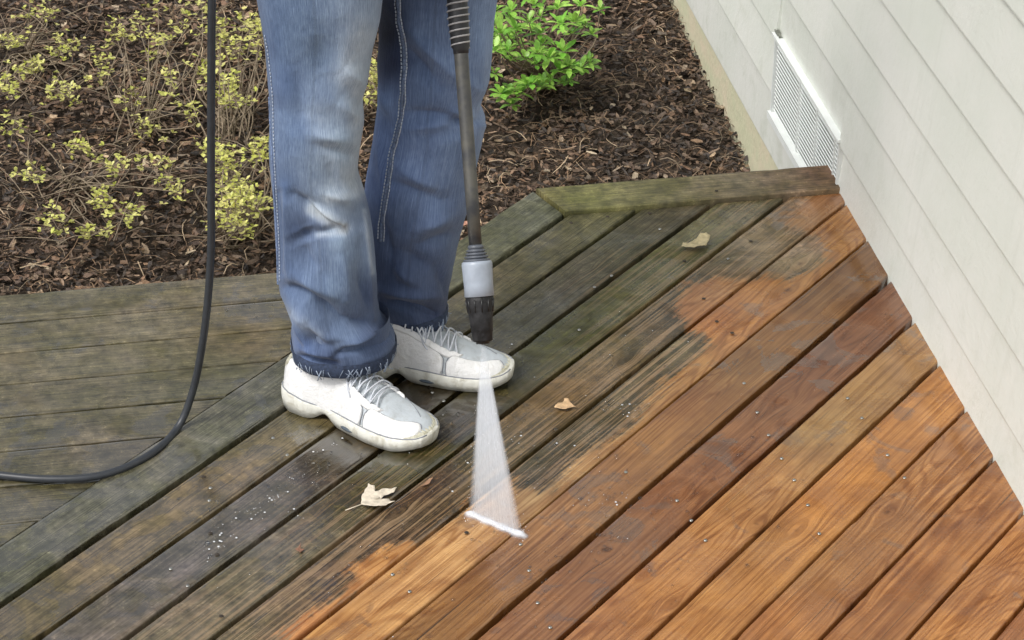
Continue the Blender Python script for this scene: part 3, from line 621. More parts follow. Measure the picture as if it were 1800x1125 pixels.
# body: one continuous figure (feet, legs, trunk, arms, head) under the clothes
def skin_body():
    fl, fr = px(*PF_L), px(*PF_R)
    lk = px_plane(556, 230, fl, HV); rk = px_plane(752, 215, fr, HV)
    hipc = (JL[0][-1].mean(0)+JR[0][-1].mean(0))/2; hipc[2] = .90
    fd = np.array([HR[0]-.55*HV[0], HR[1]-.55*HV[1], 0]); fd /= np.linalg.norm(fd); sd = np.array([-fd[1], fd[0], 0])
    hl = JL[0][-1].mean(0); hr = JR[0][-1].mean(0); hl[2] = hr[2] = .84
    P = {'pel': hipc, 'wa': hipc+[0, 0, .16], 'ch': hipc+[0, 0, .38], 'nk': hipc+fd*.03+[0, 0, .56], 'hb': hipc+fd*.05+[0, 0, .64], 'ht': hipc+fd*.07+[0, 0, .80],
         'hl': hl, 'hr': hr, 'kl': lk, 'kr': rk, 'al': fl+[0, 0, .09], 'ar': fr+[0, 0, .09],
         'fl': fl+[0.05, -.045, .040], 'fr': fr+[.06, -.02, .040]}
    P['sl'] = P['ch']-sd*.19+[0, 0, .10]; P['sr'] = P['ch']+sd*.19+[0, 0, .10]
    P['el'] = P['sl']+fd*.06-sd*.06-[0, 0, .28]; P['er'] = P['sr']+fd*.10+sd*.03-[0, 0, .27]
    return P, fd, sd
BP, FD, SD = skin_body()
rad = {'pel': .12, 'wa': .12, 'ch': .14, 'nk': .055, 'hb': .07, 'ht': .075, 'hl': .075, 'hr': .075, 'kl': .05, 'kr': .05, 'al': .036, 'ar': .036, 'fl': .030, 'fr': .030, 'sl': .06, 'sr': .06, 'el': .042, 'er': .042, 'wl': .028, 'wr': .028, 'hdl': .032, 'hdr': .032}
# wand axis: from where the water lands, up through the lance to the grip
LAND = px(873, 924)
WTOP = px_plane(806, 34, px(*PF_R)-HV*.150, HV)
WD = (WTOP-LAND)/np.linalg.norm(WTOP-LAND)
def on_wand(ypix):
    a, b = 0.0, 2.0
    for _ in range(50):
        m_ = (a+b)/2
        if proj(LAND+WD*m_)[1] > ypix: a = m_
        else: b = m_
    return a
TW = {y: on_wand(y) for y in (600, 522, 462, 434, 95, 34)}
GRIP1, GRIP2 = LAND+WD*(TW[34]+.12), LAND+WD*(TW[34]+.42)

def ellip(mb, c, r, n=12):
    V = [(c[0], c[1], c[2]-r[2])]; 
    for i in range(1, n):
        for k in range(n*2):
            p = math.pi*i/n; a = math.pi*k/n; V.append((c[0]+r[0]*math.sin(p)*math.cos(a), c[1]+r[1]*math.sin(p)*math.sin(a), c[2]-r[2]*math.cos(p)))
    V.append((c[0], c[1], c[2]+r[2])); m = n*2
    Fc = [(0, 1+(k+1) % m, 1+k) for k in range(m)]+[(1+i*m+k, 1+i*m+(k+1) % m, 1+(i+1)*m+(k+1) % m, 1+(i+1)*m+k) for i in range(n-2) for k in range(m)]+[(1+(n-2)*m+k, 1+(n-2)*m+(k+1) % m, len(V)-1) for k in range(m)]
    mb.add(V, Fc)
bodym = MB()
def limb(pts, rr): bodym.tube(spline(pts, 14), list(np.interp(np.linspace(0, 1, 14), np.linspace(0, 1, len(rr)), rr)), 14)
hipL, hipR = BP['hl'], BP['hr']
limb([hipL, BP['kl'], BP['al']], [.070, .048, .034]); limb([hipR, BP['kr'], BP['ar']], [.070, .048, .034])
limb([BP['pel']-[0, 0, .04], BP['wa'], BP['ch'], BP['ch']+[0, 0, .14]], [.125, .115, .135, .09])
limb([BP['ch'], BP['nk'], BP['hb']], [.08, .055, .05]); limb([BP['sl'], BP['ch']+[0, 0, .1], BP['sr']], [.058, .08, .058])
hc = (BP['hb']+BP['ht'])/2+[0, 0, .015]; ellip(bodym, hc, (.076, .080, .112))
fc = hc+FD*.078; ellip(bodym, fc-[0, 0, .005], (.014, .014, .024)); ellip(bodym, fc-[0, 0, .052]-FD*.004, (.024, .018, .007))
for s_ in (-1, 1): ellip(bodym, hc+SD*s_*.078, (.010, .012, .030)); ellip(bodym, fc+SD*s_*.030+[0, 0, .012]-FD*.012, (.013, .013, .011))
for sh, elb, hand, sg in ((BP['sl'], BP['el'], GRIP2, -1), (BP['sr'], BP['er'], GRIP1, 1)):
    side = np.cross(WD, HV); side /= np.linalg.norm(side); wr = hand-FD*.075+[0, 0, .04]
    limb([sh, elb, wr], [.052, .042, .026]); palm = hand-FD*.028
    limb([wr, (wr+palm)/2, palm], [.026, .030, .030])
    for q_ in range(4):                       # four fingers of unequal length, curled round the grip
        o_ = palm+WD*(.030-.020*q_)*1.0; Lf = (.9, 1, .95, .78)[q_]
        limb([o_, o_+FD*.026+side*.022*sg, o_+FD*.050*Lf+side*.004*sg, o_+FD*.046*Lf-side*.020*sg], [.010, .009, .0085, .007])
    limb([palm+WD*.030, palm+WD*.052-side*.020*sg+FD*.012, palm+WD*.045-side*.014*sg+FD*.034], [.012, .010, .008])
for fk, foot in ((BP['al'], BP['fl']), (BP['ar'], BP['fr'])): limb([fk, fk+[0, 0, -.05], foot], [.030, .026, .018])
person = bodym.build('person', simple('skin', (.42, .26, .19), .5))
rm = person.modifiers.new('merge', 'REMESH'); rm.mode = 'VOXEL'; rm.voxel_size = .006; rm.use_smooth_shade = True
sm_ = person.modifiers.new('soften', 'SMOOTH'); sm_.iterations = 4
tag(person, 'person in faded blue jeans and white trainers holding the pressure washer wand', 'person')

# jeans: both legs and the seat as one garment
V, Fc, A, CU = [], [], [], []
for (Vg, VV, Ff, colr, uu) in (JL, JR):
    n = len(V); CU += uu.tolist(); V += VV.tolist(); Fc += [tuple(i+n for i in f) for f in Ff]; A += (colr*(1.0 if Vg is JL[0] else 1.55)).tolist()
rings = []; NR = 80; th_ = np.linspace(0, 2*math.pi, NR, endpoint=False); pc = BP['pel']
for z_, rx, ry in ((-.02, .16, .10), (.0, .178, .118), (.03, .18, .125), (.08, .165, .115), (.10, .16, .11)):
    rings.append(pc+np.stack([0*th_, 0*th_, 0*th_+z_], 1)+rx*np.cos(th_)[:, None]*HR+ry*np.sin(th_)[:, None]*HV)
n = len(V); 
for r_ in rings: V += r_.tolist(); A += [lin([85, 108, 150]).tolist()]*NR; CU += [(float(a_)*.15, float(r_[0][2]), 0.) for a_ in th_]
Fc += [(n+i*NR+k, n+i*NR+(k+1) % NR, n+(i+1)*NR+(k+1) % NR, n+(i+1)*NR+k) for i in range(4) for k in range(NR)]
jeans = mesh_obj('jeans', V, Fc, MD, person, True, {'tint': ('FLOAT_COLOR', np.array(A)*.90), 'cloth': ('FLOAT_VECTOR', CU)})
sh = MB(); 
def shl(pts, rr): sh.tube(spline(pts, 16), list(np.interp(np.linspace(0, 1, 16), np.linspace(0, 1, len(rr)), rr)), 20)
shl([BP['pel']+[0, 0, .03], BP['wa'], BP['ch'], BP['ch']+[0, 0, .17]], [.172, .15, .165, .075]); shl([BP['sl']+SD*.0, BP['ch']+[0, 0, .1], BP['sr']], [.07, .1, .07])
shl([BP['sl'], (BP['sl']+BP['el'])/2, BP['el']], [.07, .062, .056]); shl([BP['sr'], (BP['sr']+BP['er'])/2, BP['er']], [.07, .062, .056])
shirt = sh.build('shirt', simple('shirt_cotton', (.30, .33, .36), .9), person); rm = shirt.modifiers.new('merge', 'REMESH'); rm.mode = 'VOXEL'; rm.voxel_size = .010; rm.use_smooth_shade = True
hb_ = MB(); ellip(hb_, hc-FD*.012+[0, 0, .022], (.088, .088, .108)); hair = hb_.build('hair', simple('hair_brown', (.06, .04, .025), .8), person)

# seams: double stitch lines; frayed hems
mst = simple('stitch_thread', (.52, .58, .66), .8, var=.3, vs_=200)
mdk = simple('hem_denim', (.030, .045, .085), .9, var=.5, vs_=170)
mth = simple('frayed_thread', (.30, .36, .46), .9, var=.3, vs_=200)
def leg_seam(J, pixpts, off=.0016, r=.0009, dash=.006, name='seam_stitching', gap=.55):
    Vg = J[0]; pj = proj(Vg); NVr, NU = Vg.shape[:2]; nrm = np.zeros_like(Vg)
    du = np.roll(Vg, -1, 1)-np.roll(Vg, 1, 1); dv_ = np.gradient(Vg, axis=0); nrm = np.cross(du, dv_); nrm /= np.linalg.norm(nrm, axis=2)[..., None]+1e-9
    front = (nrm@AF) < 0.05
    P = []
    for q in spline(pixpts, 260):
        d2 = ((pj-q)**2).sum(-1)+np.where(front, 0, 1e6); ii = np.unravel_index(np.argmin(d2), d2.shape); P.append(Vg[ii]+nrm[ii]*off)
    P = np.array(P); kk = np.ones(7)/7; P = np.stack([np.convolve(np.pad(P[:, c_], 3, 'edge'), kk, 'valid') for c_ in range(3)], 1)
    return P
def stitch(mb, P, r=.0008, dash=.0045, gap=.0025):
    seg = np.linalg.norm(np.diff(P, axis=0), axis=1); cum = np.concatenate([[0], np.cumsum(seg)]); t = 0
    while t+dash < cum[-1]:
        q = [np.array([np.interp(t+dash*f, cum, P[:, c_]) for c_ in range(3)]) for f in (0, .5, 1)]
        mb.tube(q, r, 5); t += dash+gap
inseam = [(694, -60), (695, -10), (697, 36), (704, 70), (706, 110), (704, 160), (701, 200), (694, 235), (684, 275), (676, 330), (668, 380), (664, 425)]
mb = MB(); Pa = leg_seam(JR, inseam); stitch(mb, Pa, .0012)
Pb = leg_seam(JR, [(a+9, b) for a, b in inseam]); stitch(mb, Pb, .0012, .0052, .0014)
mb.build('inseam_stitching', mst, jeans); mb = MB()
Pc = leg_seam(JL, [(466, 60), (473, 100), (480, 170), (482, 240), (485, 310), (489, 380), (492, 440), (493, 500)]); stitch(mb, Pc, .0008)
mb.build('outseam_stitching', mst, jeans)
mb = MB(); Pm = leg_seam(JR, [(a+5, b) for a, b in inseam], .0006); mb.tube(Pm+np.random.default_rng(2).normal(0, .0004, Pm.shape), .0034, 8); mb.build('inseam_ridge', simple('denim_ridge', (.13, .175, .27), .9, var=.5, vs_=300), jeans)
mb = MB()
for dx, rr in ((-3, .0022),): mb.tube(leg_seam(JL, [(477+dx, 170), (480+dx, 240), (484+dx, 310), (488+dx, 380), (491+dx, 440), (492+dx, 500)], .0004), rr, 6)
mb.build('outseam_ridge', simple('denim_ridge_pale', (.16, .22, .36), .9, var=.5, vs_=300), jeans)
def hem(J, hgt):
    Vg = J[0]; NU = Vg.shape[1]; c = Vg[0].mean(0); V = []; 
    for zi, (dz, off) in enumerate(((hgt, .0012), (hgt*.7, .0035), (hgt*.3, .0035), (0, .0026), (-.002, .0005))):
        ring = Vg[0].copy(); idx = int(round(max(dz, 0)/hgt*8)); ring = Vg[idx].copy()
        rd = ring-c; rd[:, 2] = 0; rd /= np.linalg.norm(rd, axis=1)[:, None]; ring = ring+rd*off; ring[:, 2] += min(dz, 0)
        V.append(ring)
    V = np.array(V); Fc = [(i*NU+k, (i+1)*NU+k, (i+1)*NU+(k+1) % NU, i*NU+(k+1) % NU) for i in range(4) for k in range(NU)]
    h_ = mesh_obj('frayed_hem', V.reshape(-1, 3), Fc, mdk, person)
    mb = MB(); r = random.Random(5)
    for k in range(80):
        a = r.randrange(NU); b = (a+r.choice((-5, -3, -2, 1, 2, 4))) % NU
        p0 = V[3, a]; p1 = V[1, b]; rd = p0-c; rd[2] = 0; rd /= np.linalg.norm(rd)
        if r.random() < .35: p0 = p0+[r.gauss(0, .003), r.gauss(0, .003), -r.uniform(.001, .006)]
        t = r.uniform(0, .4); p1 = p0+(p1-p0)*(1-t)
        mb.tube([p0+rd*.001, (p0+p1)/2+rd*.0022, p1+rd*.001], r.choice((.0005, .0007, .0010)), 4)
    for k in range(14):
        a = r.randrange(NU); p = V[3, a].copy(); rd = p-c; rd[2] = 0; rd /= np.linalg.norm(rd); q = [p+rd*.002]
        for _ in range(4): q.append(q[-1]+np.array([r.gauss(0, .0025), r.gauss(0, .0025), r.gauss(-.0015, .0015)])+rd*.0003)
        mb.tube(q, .0006, 4)
    t_ = mb.build('frayed_threads', mth, h_)
hem(JL, .024); hem(JR, .022)

# ------------------------------------------------------------------ trainers
def scuffed(name, col, dirt, rough, lo, hi, bm):
    N = NT(name); gp = N.n('ShaderNodeNewGeometry').outputs['Position']; a = N.noise(gp, 38, 6, .65, .6); b = N.noise(gp, 260, 4, .6)
    c = N.mix(N.rng(a, lo, hi, 0, .75), col, dirt); c = N.mix(N.rng(b, .62, .72, 0, .45), c, dirt); N.l(c, N.b.inputs['Base Color']); N.b.inputs['Roughness'].default_value = rough
    N.l(N.bump(N.ma('ADD', a, N.ma('MULTIPLY', b, .3)), bm), N.b.inputs['Normal']); return N.m
mw = scuffed('white_leather', (.76, .765, .76), (.46, .45, .40), .36, .56, .78, .0035)
mmesh = scuffed('grey_mesh', (.48, .525, .56), (.33, .34, .33), .7, .50, .75, .002)
msole = scuffed('sole_rubber', (.66, .66, .60), (.36, .33, .24), .5, .48, .70, .002)
mtoe = scuffed('toe_rubber', (.60, .59, .48), (.30, .28, .18), .6, .42, .66, .006)
mlace = simple('lace', (.56, .59, .64), .8, var=.15, vs_=300)
mseam = simple('shoe_seam', (.22, .235, .26), .7, var=.2, vs_=90)
mgap = simple('shoe_dark', (.06, .08, .10), .5)
def shoe(origin, yaw, mirror, L=.325, side_panel=True):
    ca, sa = math.cos(yaw), math.sin(yaw)
    def T(p):
        p = np.asarray(p, float); x, y, z = p[..., 0], p[..., 1]*mirror, p[..., 2]
        return np.stack([origin[0]+ca*x-sa*y, origin[1]+sa*x+ca*y, origin[2]+z], -1)
    S = [0, .012, .04, .10, .20, .30, .40, .52, .64, .74, .82, .89, .94, .975, .992, 1.0]
    wo = [.004, .016, .027, .037, .040, .036, .038, .046, .052, .053, .050, .043, .034, .023, .013, .003]     # outer side
    wi = [.004, .016, .026, .034, .035, .031, .031, .038, .045, .047, .046, .041, .033, .022, .012, .003]
    hh = [.060, .074, .086, .094, .098, .100, .097, .086, .072, .060, .052, .046, .040, .033, .027, .022]
    yc = [0, 0, 0, 0, 0, 0, 0, .000, -.002, -.004, -.006, -.008, -.009, -.010, -.010, -.010]
    wo, wi, hh = [v*1.10 for v in wo], [v*1.10 for v in wi], [v*1.06 for v in hh]
    def prof(s): return [np.interp(s, S, q) for q in (wo, wi, hh, yc)]
    def up(s, th, off=0.0):                       # th -1..1, outer -> inner
        o_, i_, h_, c_ = prof(s); zb = np.interp(s, [0, .3, .45, .8, 1], [.026, .024, .020, .017, .016])
        a = np.abs(th)*math.pi/2; wd = np.where(np.asarray(th) < 0, -o_, i_)
        e1, e2 = .80, .78+.22*ss(s, .30, .6)
        y = c_+wd*np.sin(a)**e1; h2 = h_-zb
        narrow = 1-.30*np.clip(np.cos(a), 0, 1)**1.0*ss(.62-np.asarray(s), 0, .3)
        y = c_+(y-c_)*narrow
        z = zb+h2*np.cos(a)**e2
        z = z-.0022*np.cos(a)*(np.exp(-((s-.665-.05*th)/.010)**2)+.8*np.exp(-((s-.71-.04*th)/.009)**2)+.5*np.exp(-((s-.63)/.008)**2))-.004*np.exp(-((s-.80)/.05)**2)*np.cos(a)*np.exp(-(th/.5)**2)
        x = L*s
        sc_ = 1+off/(.045); y = c_+(y-c_)*sc_; z = zb+(z-zb)*(1+off/.06)+off*.4
        return np.stack([x+0*y, y, z], -1)
    ns, nth = 110, 72; V = []
    sg = 1-(1-np.linspace(0, 1, ns))**1.0; sg = .5-.5*np.cos(math.pi*sg)*1.0
    for s in sg:
        for t in np.linspace(-1, 1, nth): V.append(up(s, t))
    V = np.array(V); wr_ = fbm(V*60, 3, 4)*.0012; V[:, 2] += wr_*(V[:, 2] > .03); V[:, 1] += fbm(V*45+9, 2, 6)*.0010
    Fc = [(i*nth+j, (i+1)*nth+j, (i+1)*nth+j+1, i*nth+j+1) for i in range(ns-1) for j in range(nth-1)]
    if mirror < 0: Fc = [f[::-1] for f in Fc]
    root = mesh_obj('shoe', T(V), Fc, mmesh, person)
    def poly_sd(s_, t_, poly):
        Pp = np.stack([s_.ravel(), t_.ravel()*.30], 1); Q = np.array(poly, float)*[1, .30]; dmin = np.full(len(Pp), 9.); ins = np.zeros(len(Pp), bool)
        for i in range(len(Q)):
            a, b = Q[i], Q[(i+1) % len(Q)]; ab = b-a; t = np.clip(((Pp-a)@ab)/(ab@ab), 0, 1); dmin = np.minimum(dmin, np.linalg.norm(Pp-a-t[:, None]*ab, axis=1))
            c = (a[1] > Pp[:, 1]) != (b[1] > Pp[:, 1])
            with np.errstate(divide='ignore', invalid='ignore'): xi = (b[0]-a[0])*(Pp[:, 1]-a[1])/(b[1]-a[1])+a[0]
            ins ^= c & (Pp[:, 0] < xi)
        return np.where(ins, dmin, -dmin).reshape(s_.shape)
    def patch(name, mat, poly, off, field=None):
        n1, n2 = 320, 240; s_, t_ = np.meshgrid(np.linspace(.004, .997, n1), np.linspace(-.995, .995, n2), indexing='ij')
        f = poly_sd(s_, t_, poly) if field is None else field(s_, t_)
        o2 = off*ss(f, -.004, .006)-.0008*ss(-f, -.001, .004); Vp = up(s_, t_, o2).reshape(-1, 3)+0
        keep = f > -.004; kf = keep[:-1, :-1] & keep[1:, :-1] & keep[1:, 1:] & keep[:-1, 1:]
        ii, jj = np.nonzero(kf); F_ = np.stack([ii*n2+jj, (ii+1)*n2+jj, (ii+1)*n2+jj+1, ii*n2+jj+1], 1); used, inv = np.unique(F_, return_inverse=True)
        return mesh_obj(name, T(Vp[used]), inv.reshape(-1, 4).tolist(), mat, root)
    patch('quarter_panel', mw, [(-.1, -1.1), (-.1, -.2), (.12, -.25), (.28, -.32), (.42, -.38), (.54, -.40), (.605, -.56), (.605, -.80), (.57, -1.1)], .0022)
    patch('side_panel', mw, [(.635, -1.1), (.625, -.80), (.628, -.60), (.660, -.42), (.74, -.38), (.84, -.28), (.925, -.10), (.95, -.25), (.94, -.6), (.88, -.85), (.84, -1.1)], .0024)
    patch('quarter_panel', mw, [(-.1, 1.1), (-.1, .2), (.28, .36), (.44, .45), (.60, .48), (.68, .62), (.70, .85), (.68, 1.1)], .0020)
    patch('eyelet_strip', mw, [(.30, -.24), (.30, -.40), (.44, -.47), (.62, -.52), (.70, -.40), (.72, -.30), (.60, -.34), (.44, -.30)], .0038)
    patch('eyelet_strip', mw, [(.30, .28), (.30, .44), (.44, .52), (.64, .56), (.73, .44), (.74, .34), (.60, .38), (.44, .34)], .0036)
    patch('toe_guard', mtoe, None, .0034, lambda s_, t_: (.017+.017*ss(s_, .76, .95)+.0015*np.sin(t_*40)-up(s_, t_)[..., 2]+0*s_)*1.0-.05*(s_ < .76))
    patch('heel_tab', mtoe, [(-.1, -.55), (-.1, .55), (.05, .45), (.07, 0), (.05, -.45)], .0040)
    # sole
    lv_ = [(0, .94), (.003, 1.0), (.5, 1.06), (.9, 1.03), (1.0, .96)]
    ang = np.linspace(0, 1, 120); V = []; 
    path = [(s, 1) for s in .5-.5*np.cos(math.pi*np.linspace(0, 1, 90))]+[(s, -1) for s in (.5-.5*np.cos(math.pi*np.linspace(1, 0, 90)))[1:-1]]
    m = len(path)
    for f, k_ in lv_:
        for s, sd_ in path:
            o_, i_, h_, c_ = prof(s); wv_ = -(o_+.004) if sd_ > 0 else (i_+.004)
            top_ = np.interp(s, [0, .12, .3, .45, .8, .95, 1], [.042, .040, .030, .031, .028, .030, .034]); bot = .011*ss(s, .80, 1)+.006*ss(.06-s, 0, .06)+.015*np.exp(-((s-.335)/.055)**2)
            kk_ = k_*(1-.10*np.exp(-((s-.335)/.06)**2)); ser = .0011*math.sin(s*L*900)*(.2 < f < .95)
            V.append((L*(s+(s-.5)*.012*(k_ > 1)), c_+wv_*kk_+ser*np.sign(wv_), bot+(top_-bot)*f))
    V = np.array(V); Fc = [(i*m+k, i*m+(k+1) % m, (i+1)*m+(k+1) % m, (i+1)*m+k) for i in range(4) for k in range(m)]+[tuple(range(m))[::-1], tuple(range(4*m, 5*m))]
    if mirror > 0: Fc = [f[::-1] for f in Fc]
    sole = mesh_obj('sole', T(V), Fc, msole, root)
    def line(fs, r, mat, name, off=.0022, nn=8):
        for pts in fs:
            mb = MB(); q = spline(pts, 40); mb.tube([T(up(float(np.clip(a, .003, .995)), float(np.clip(b, -.99, .99)), off)) for a, b in q], r, nn)
            mb.build(name, mat, root)
    line([[(.60, -1), (.607, -.80), (.607, -.56), (.545, -.41)], [(.632, -1), (.624, -.80), (.627, -.60), (.655, -.43), (.74, -.385), (.84, -.285), (.925, -.105), (.95, -.25)], [(.20, -.95), (.19, -.6), (.24, -.3)], [(.50, -.97), (.47, -.7), (.50, -.45)],
          [(.74, .40), (.80, .30), (.90, .05)], [(.70, 1), (.705, .8), (.69, .62), (.61, .48)]], .0008, mseam, 'seam', .0008)
    for sd_ in (1, -1):                        # groove where the upper meets the sole
        q = []
        for s_ in np.linspace(.01, .99, 70):
            o_, i_, h_, c_ = prof(s_); wv_ = -(o_+.004) if sd_ > 0 else (i_+.004)
            zt = np.interp(s_, [0, .12, .3, .45, .8, .95, 1], [.042, .040, .030, .031, .028, .030, .034])+.011*ss(s_, .8, 1)*0
            q.append(T((L*(s_), c_+wv_*.975*(1-.10*np.exp(-((s_-.335)/.06)**2)), zt-.0002)))
        mb = MB(); mb.tube(q, .0012, 6); mb.build('seam', mseam, root)
    r = random.Random(3); mb = MB()
    for k in range(7):                          # criss-cross laces with slack
        s0 = .37+.045*k; 
        for sg_ in (-1, 1):
            q = []
            for f in np.linspace(0, 1, 12):
                t = sg_*(-.40+.80*f)+.04; s_ = s0+.045*f+.003*math.sin(f*9+k*2+sg_)
                q.append(T(up(s_, t, .0035+.0035*math.sin(math.pi*f)+.0012*sg_)))
            mb.tube(q, .0017, 6)
    for sg_ in (-1, 1):                        # bow loops
        q = []
        for f in np.linspace(0, 1, 22):
            a = f*2*math.pi; q.append(T(up(.43+.045*(1-math.cos(a))*.8, sg_*.08+sg_*.34*math.sin(a/2)**2+.10*math.sin(a), .005+.002*math.sin(a*1.5))))
        mb.tube(q, .0016, 6)
        q = [T(up(.44+.08*f+.02*math.sin(f*6), sg_*(-.1-.45*f), .005-.002*f)) for f in np.linspace(0, 1, 14)]; mb.tube(q, .0016, 6)
    mb.build('lace', mlace, root)
    mb = MB()
    for s_ in (.46, .50, .56, .60):            # dark window strip in the outer midsole
        pass
    q = []
    for s_ in np.linspace(.47, .56, 8):
        o_, i_, h_, c_ = prof(s_); q.append(T((L*s_, c_-(o_+.004)*1.05, .011)))
    mb.tube(q, [.0008, .0026, .0032, .0034, .0034, .0030, .0024, .0006], 8); mb.build('sole_window', mgap, root)
    return root
yawL = math.radians(-40); yawR = math.radians(-17)
def place(toe_px, yaw, L=.325):
    t = px(*toe_px); return (t[0]-L*math.cos(yaw), t[1]-L*math.sin(yaw), .0008)
sL = shoe(place((768, 780), yawL), yawL, 1)
sR = shoe(place((903, 662), yawR), yawR, -1 if False else 1)

# ------------------------------------------------------------------ pressure washer wand
def tgrey(name, c, r=.4, **k): return simple(name, c, r, **k)
wand = empty('pressure_washer_wand', LAND+WD*TW[600], label='grey pressure washer lance with white collar and black nozzle pointing down at the deck', cat='spray wand')
def frame(ax):
    a = np.cross(ax, [0, 0, 1.]); a /= np.linalg.norm(a); return a, np.cross(ax, a)
WA, WB = frame(WD)
def lathe(name, prof, mat, parent, n=40):    # prof: (t along wand, radius)
    V = [LAND+WD*t+r*(math.cos(a)*WA+math.sin(a)*WB) for t, r in prof for a in np.linspace(0, 2*math.pi, n, endpoint=False)]
    Fc = [(i*n+k, i*n+(k+1) % n, (i+1)*n+(k+1) % n, (i+1)*n+k) for i in range(len(prof)-1) for k in range(n)]+[tuple(range(n))[::-1], tuple(range((len(prof)-1)*n, len(prof)*n))]
    V = np.array(V)
    return mesh_obj(name, V, Fc, mat, parent)
def wr_px(ypix, wpx):
    t = on_wand(ypix); return t, wpx/2/ppm(LAND+WD*t)
def tp(y): return on_wand(y)
mplast = NT('nozzle_plastic'); gp = mplast.n('ShaderNodeNewGeometry').outputs['Position']; nz = mplast.noise(gp, 150, 5, .6); nz2 = mplast.noise(gp, 60, 4, .6)
cc = mplast.mix(mplast.rng(nz2, .42, .60), (.011, .011, .012), (.026, .026, .028)); cc = mplast.mix(mplast.rng(nz, .60, .66, 0, .8), cc, (.025, .025, .025))
mplast.l(cc, mplast.b.inputs['Base Color']); mplast.b.inputs['Roughness'].default_value = .55; mplast.b.inputs['Specular IOR Level'].default_value = .3; mplast.l(mplast.bump(nz, .0012), mplast.b.inputs['Normal'])
pr = [wr_px(598, 20), wr_px(600, 32), wr_px(597, 35), wr_px(584, 37), wr_px(583, 38.5), wr_px(560, 41), wr_px(545, 46), wr_px(530, 49), wr_px(520, 50)]
body = lathe('nozzle', pr, mplast.m, wand)
lathe('nozzle_tip', [wr_px(604, 14), wr_px(604, 24), wr_px(594, 25)], simple('nozzle_black', (.012, .012, .013), .35), body)
mb = MB()
for k in range(12):
    a = k*2*math.pi/12; p0, r0 = wr_px(548, 44.5); p1, r1 = wr_px(526, 50.5); e = math.cos(a)*WA+math.sin(a)*WB
    mb.tube([LAND+WD*p0+e*r0, LAND+WD*p1+e*r1], .0013, 6)
mb.build('grip_rib', simple('nozzle_rib', (.012, .012, .013), .35, var=.4, vs_=200), body)
lathe('collar', [wr_px(521, 50), wr_px(520.5, 52.5), wr_px(500, 52), wr_px(474, 54), wr_px(465, 54.5), wr_px(461, 53), wr_px(459, 49), wr_px(459, 40)], simple('collar_plastic', (.31, .35, .41), .34, var=.16, vs_=40), wand)
pf = []
for i, (y, wd_) in enumerate([(461, 46), (457, 47), (455.5, 47), (455, 36), (453.5, 36), (453, 42), (450, 42), (449.5, 33), (448, 33), (447.5, 38), (444.5, 37.5), (444, 29), (442.5, 29), (442, 34), (439, 33), (438.5, 26), (437, 26), (436.5, 29), (433, 28), (430, 23)]): pf.append(wr_px(y, wd_))
lathe('bellows', pf, simple('bellows_rubber', (.085, .095, .115), .45), wand)
ml = NT('lance_coating'); gp = ml.n('ShaderNodeNewGeometry').outputs['Position']; nz = ml.noise(gp, 30, 5, .6); nz2 = ml.noise(gp, 90, 5, .6)
cc = ml.mix(ml.rng(nz, .38, .62), (.040, .042, .046), (.085, .082, .070)); cc = ml.mix(ml.rng(nz2, .68, .74), cc, (.04, .04, .035)); ml.l(cc, ml.b.inputs['Base Color']); ml.b.inputs['Roughness'].default_value = .42
lathe('lance_tube', [wr_px(434, 22.5), wr_px(330, 23.5), wr_px(200, 24.5), wr_px(110, 25), (TW[34]+.05, .0125)], ml.m, wand)
mg = simple('grip_rubber', (.018, .018, .02), .5); mgr = simple('grip_ring', (.34, .33, .33), .4)
g0 = wr_px(94, 27); gp_ = [g0, wr_px(86, 28), wr_px(82, 33)]; t_end = TW[34]+.16
lathe('spring_sleeve', gp_+[wr_px(34, 36), (t_end, .0185), (t_end, .0125)], mg, wand)
sp_ = []; t0 = tp(85); npt = 900
for i in range(npt):
    f = i/(npt-1); t = t0+(t_end-.006-t0)*f; a = f*2*math.pi*((t_end-t0)/.0118); r = np.interp(t, [t0, tp(34)], [.0150, .0182]); sp_.append(LAND+WD*t+r*(math.cos(a)*WA+math.sin(a)*WB))
mb = MB(); mb.tube(sp_, .0017, 6); mb.build('spring_coil', mgr, wand)
lathe('upper_tube', [(t_end-.01, .0115), (TW[34]+.62, .0115)], simple('tube_black', (.03, .03, .032), .4), wand)
mb = MB(); gc = LAND+WD*(TW[34]+.62); mb.tube([gc-WD*.02, gc+WD*.16], [.022, .020], 16); mb.tube([gc+WD*.11, gc+WD*.15-HV*.0+[0, 0, -.11]-FD*.03], [.018, .015], 14); mb.build('trigger_handle', mg, wand)

# hose hanging behind the person and lying on the deck
PH = px(322, 748)
hp = [gc+WD*.16, gc+WD*.16-HR*.12+[0, 0, .05], px_plane(390, -260, PH, HV), px_plane(374, -80, PH, HV), px_plane(372, 34, PH, HV), px_plane(371, 200, PH, HV), px_plane(371, 330, PH, HV), px_plane(371, 430, PH, HV), px_plane(366, 520, PH, HV), px_plane(355, 610, PH, HV), px_plane(338, 690, PH, HV)]
hp += [px(312, 752, .010), px(262, 800, .0075), px(180, 835, .0075), px(80, 842, .0075), px(-60, 830, .0075), px(-260, 820, .0075)]
mb = MB(); mb.tube(spline(hp, 400), 6.7/ppm(PH), 14)
ho = mb.build('hose', simple('hose_rubber', (.030, .034, .040), .42, var=.2, vs_=80)); tag(ho, 'black rubber hose hanging down left of the person and running off over the deck', 'hose')

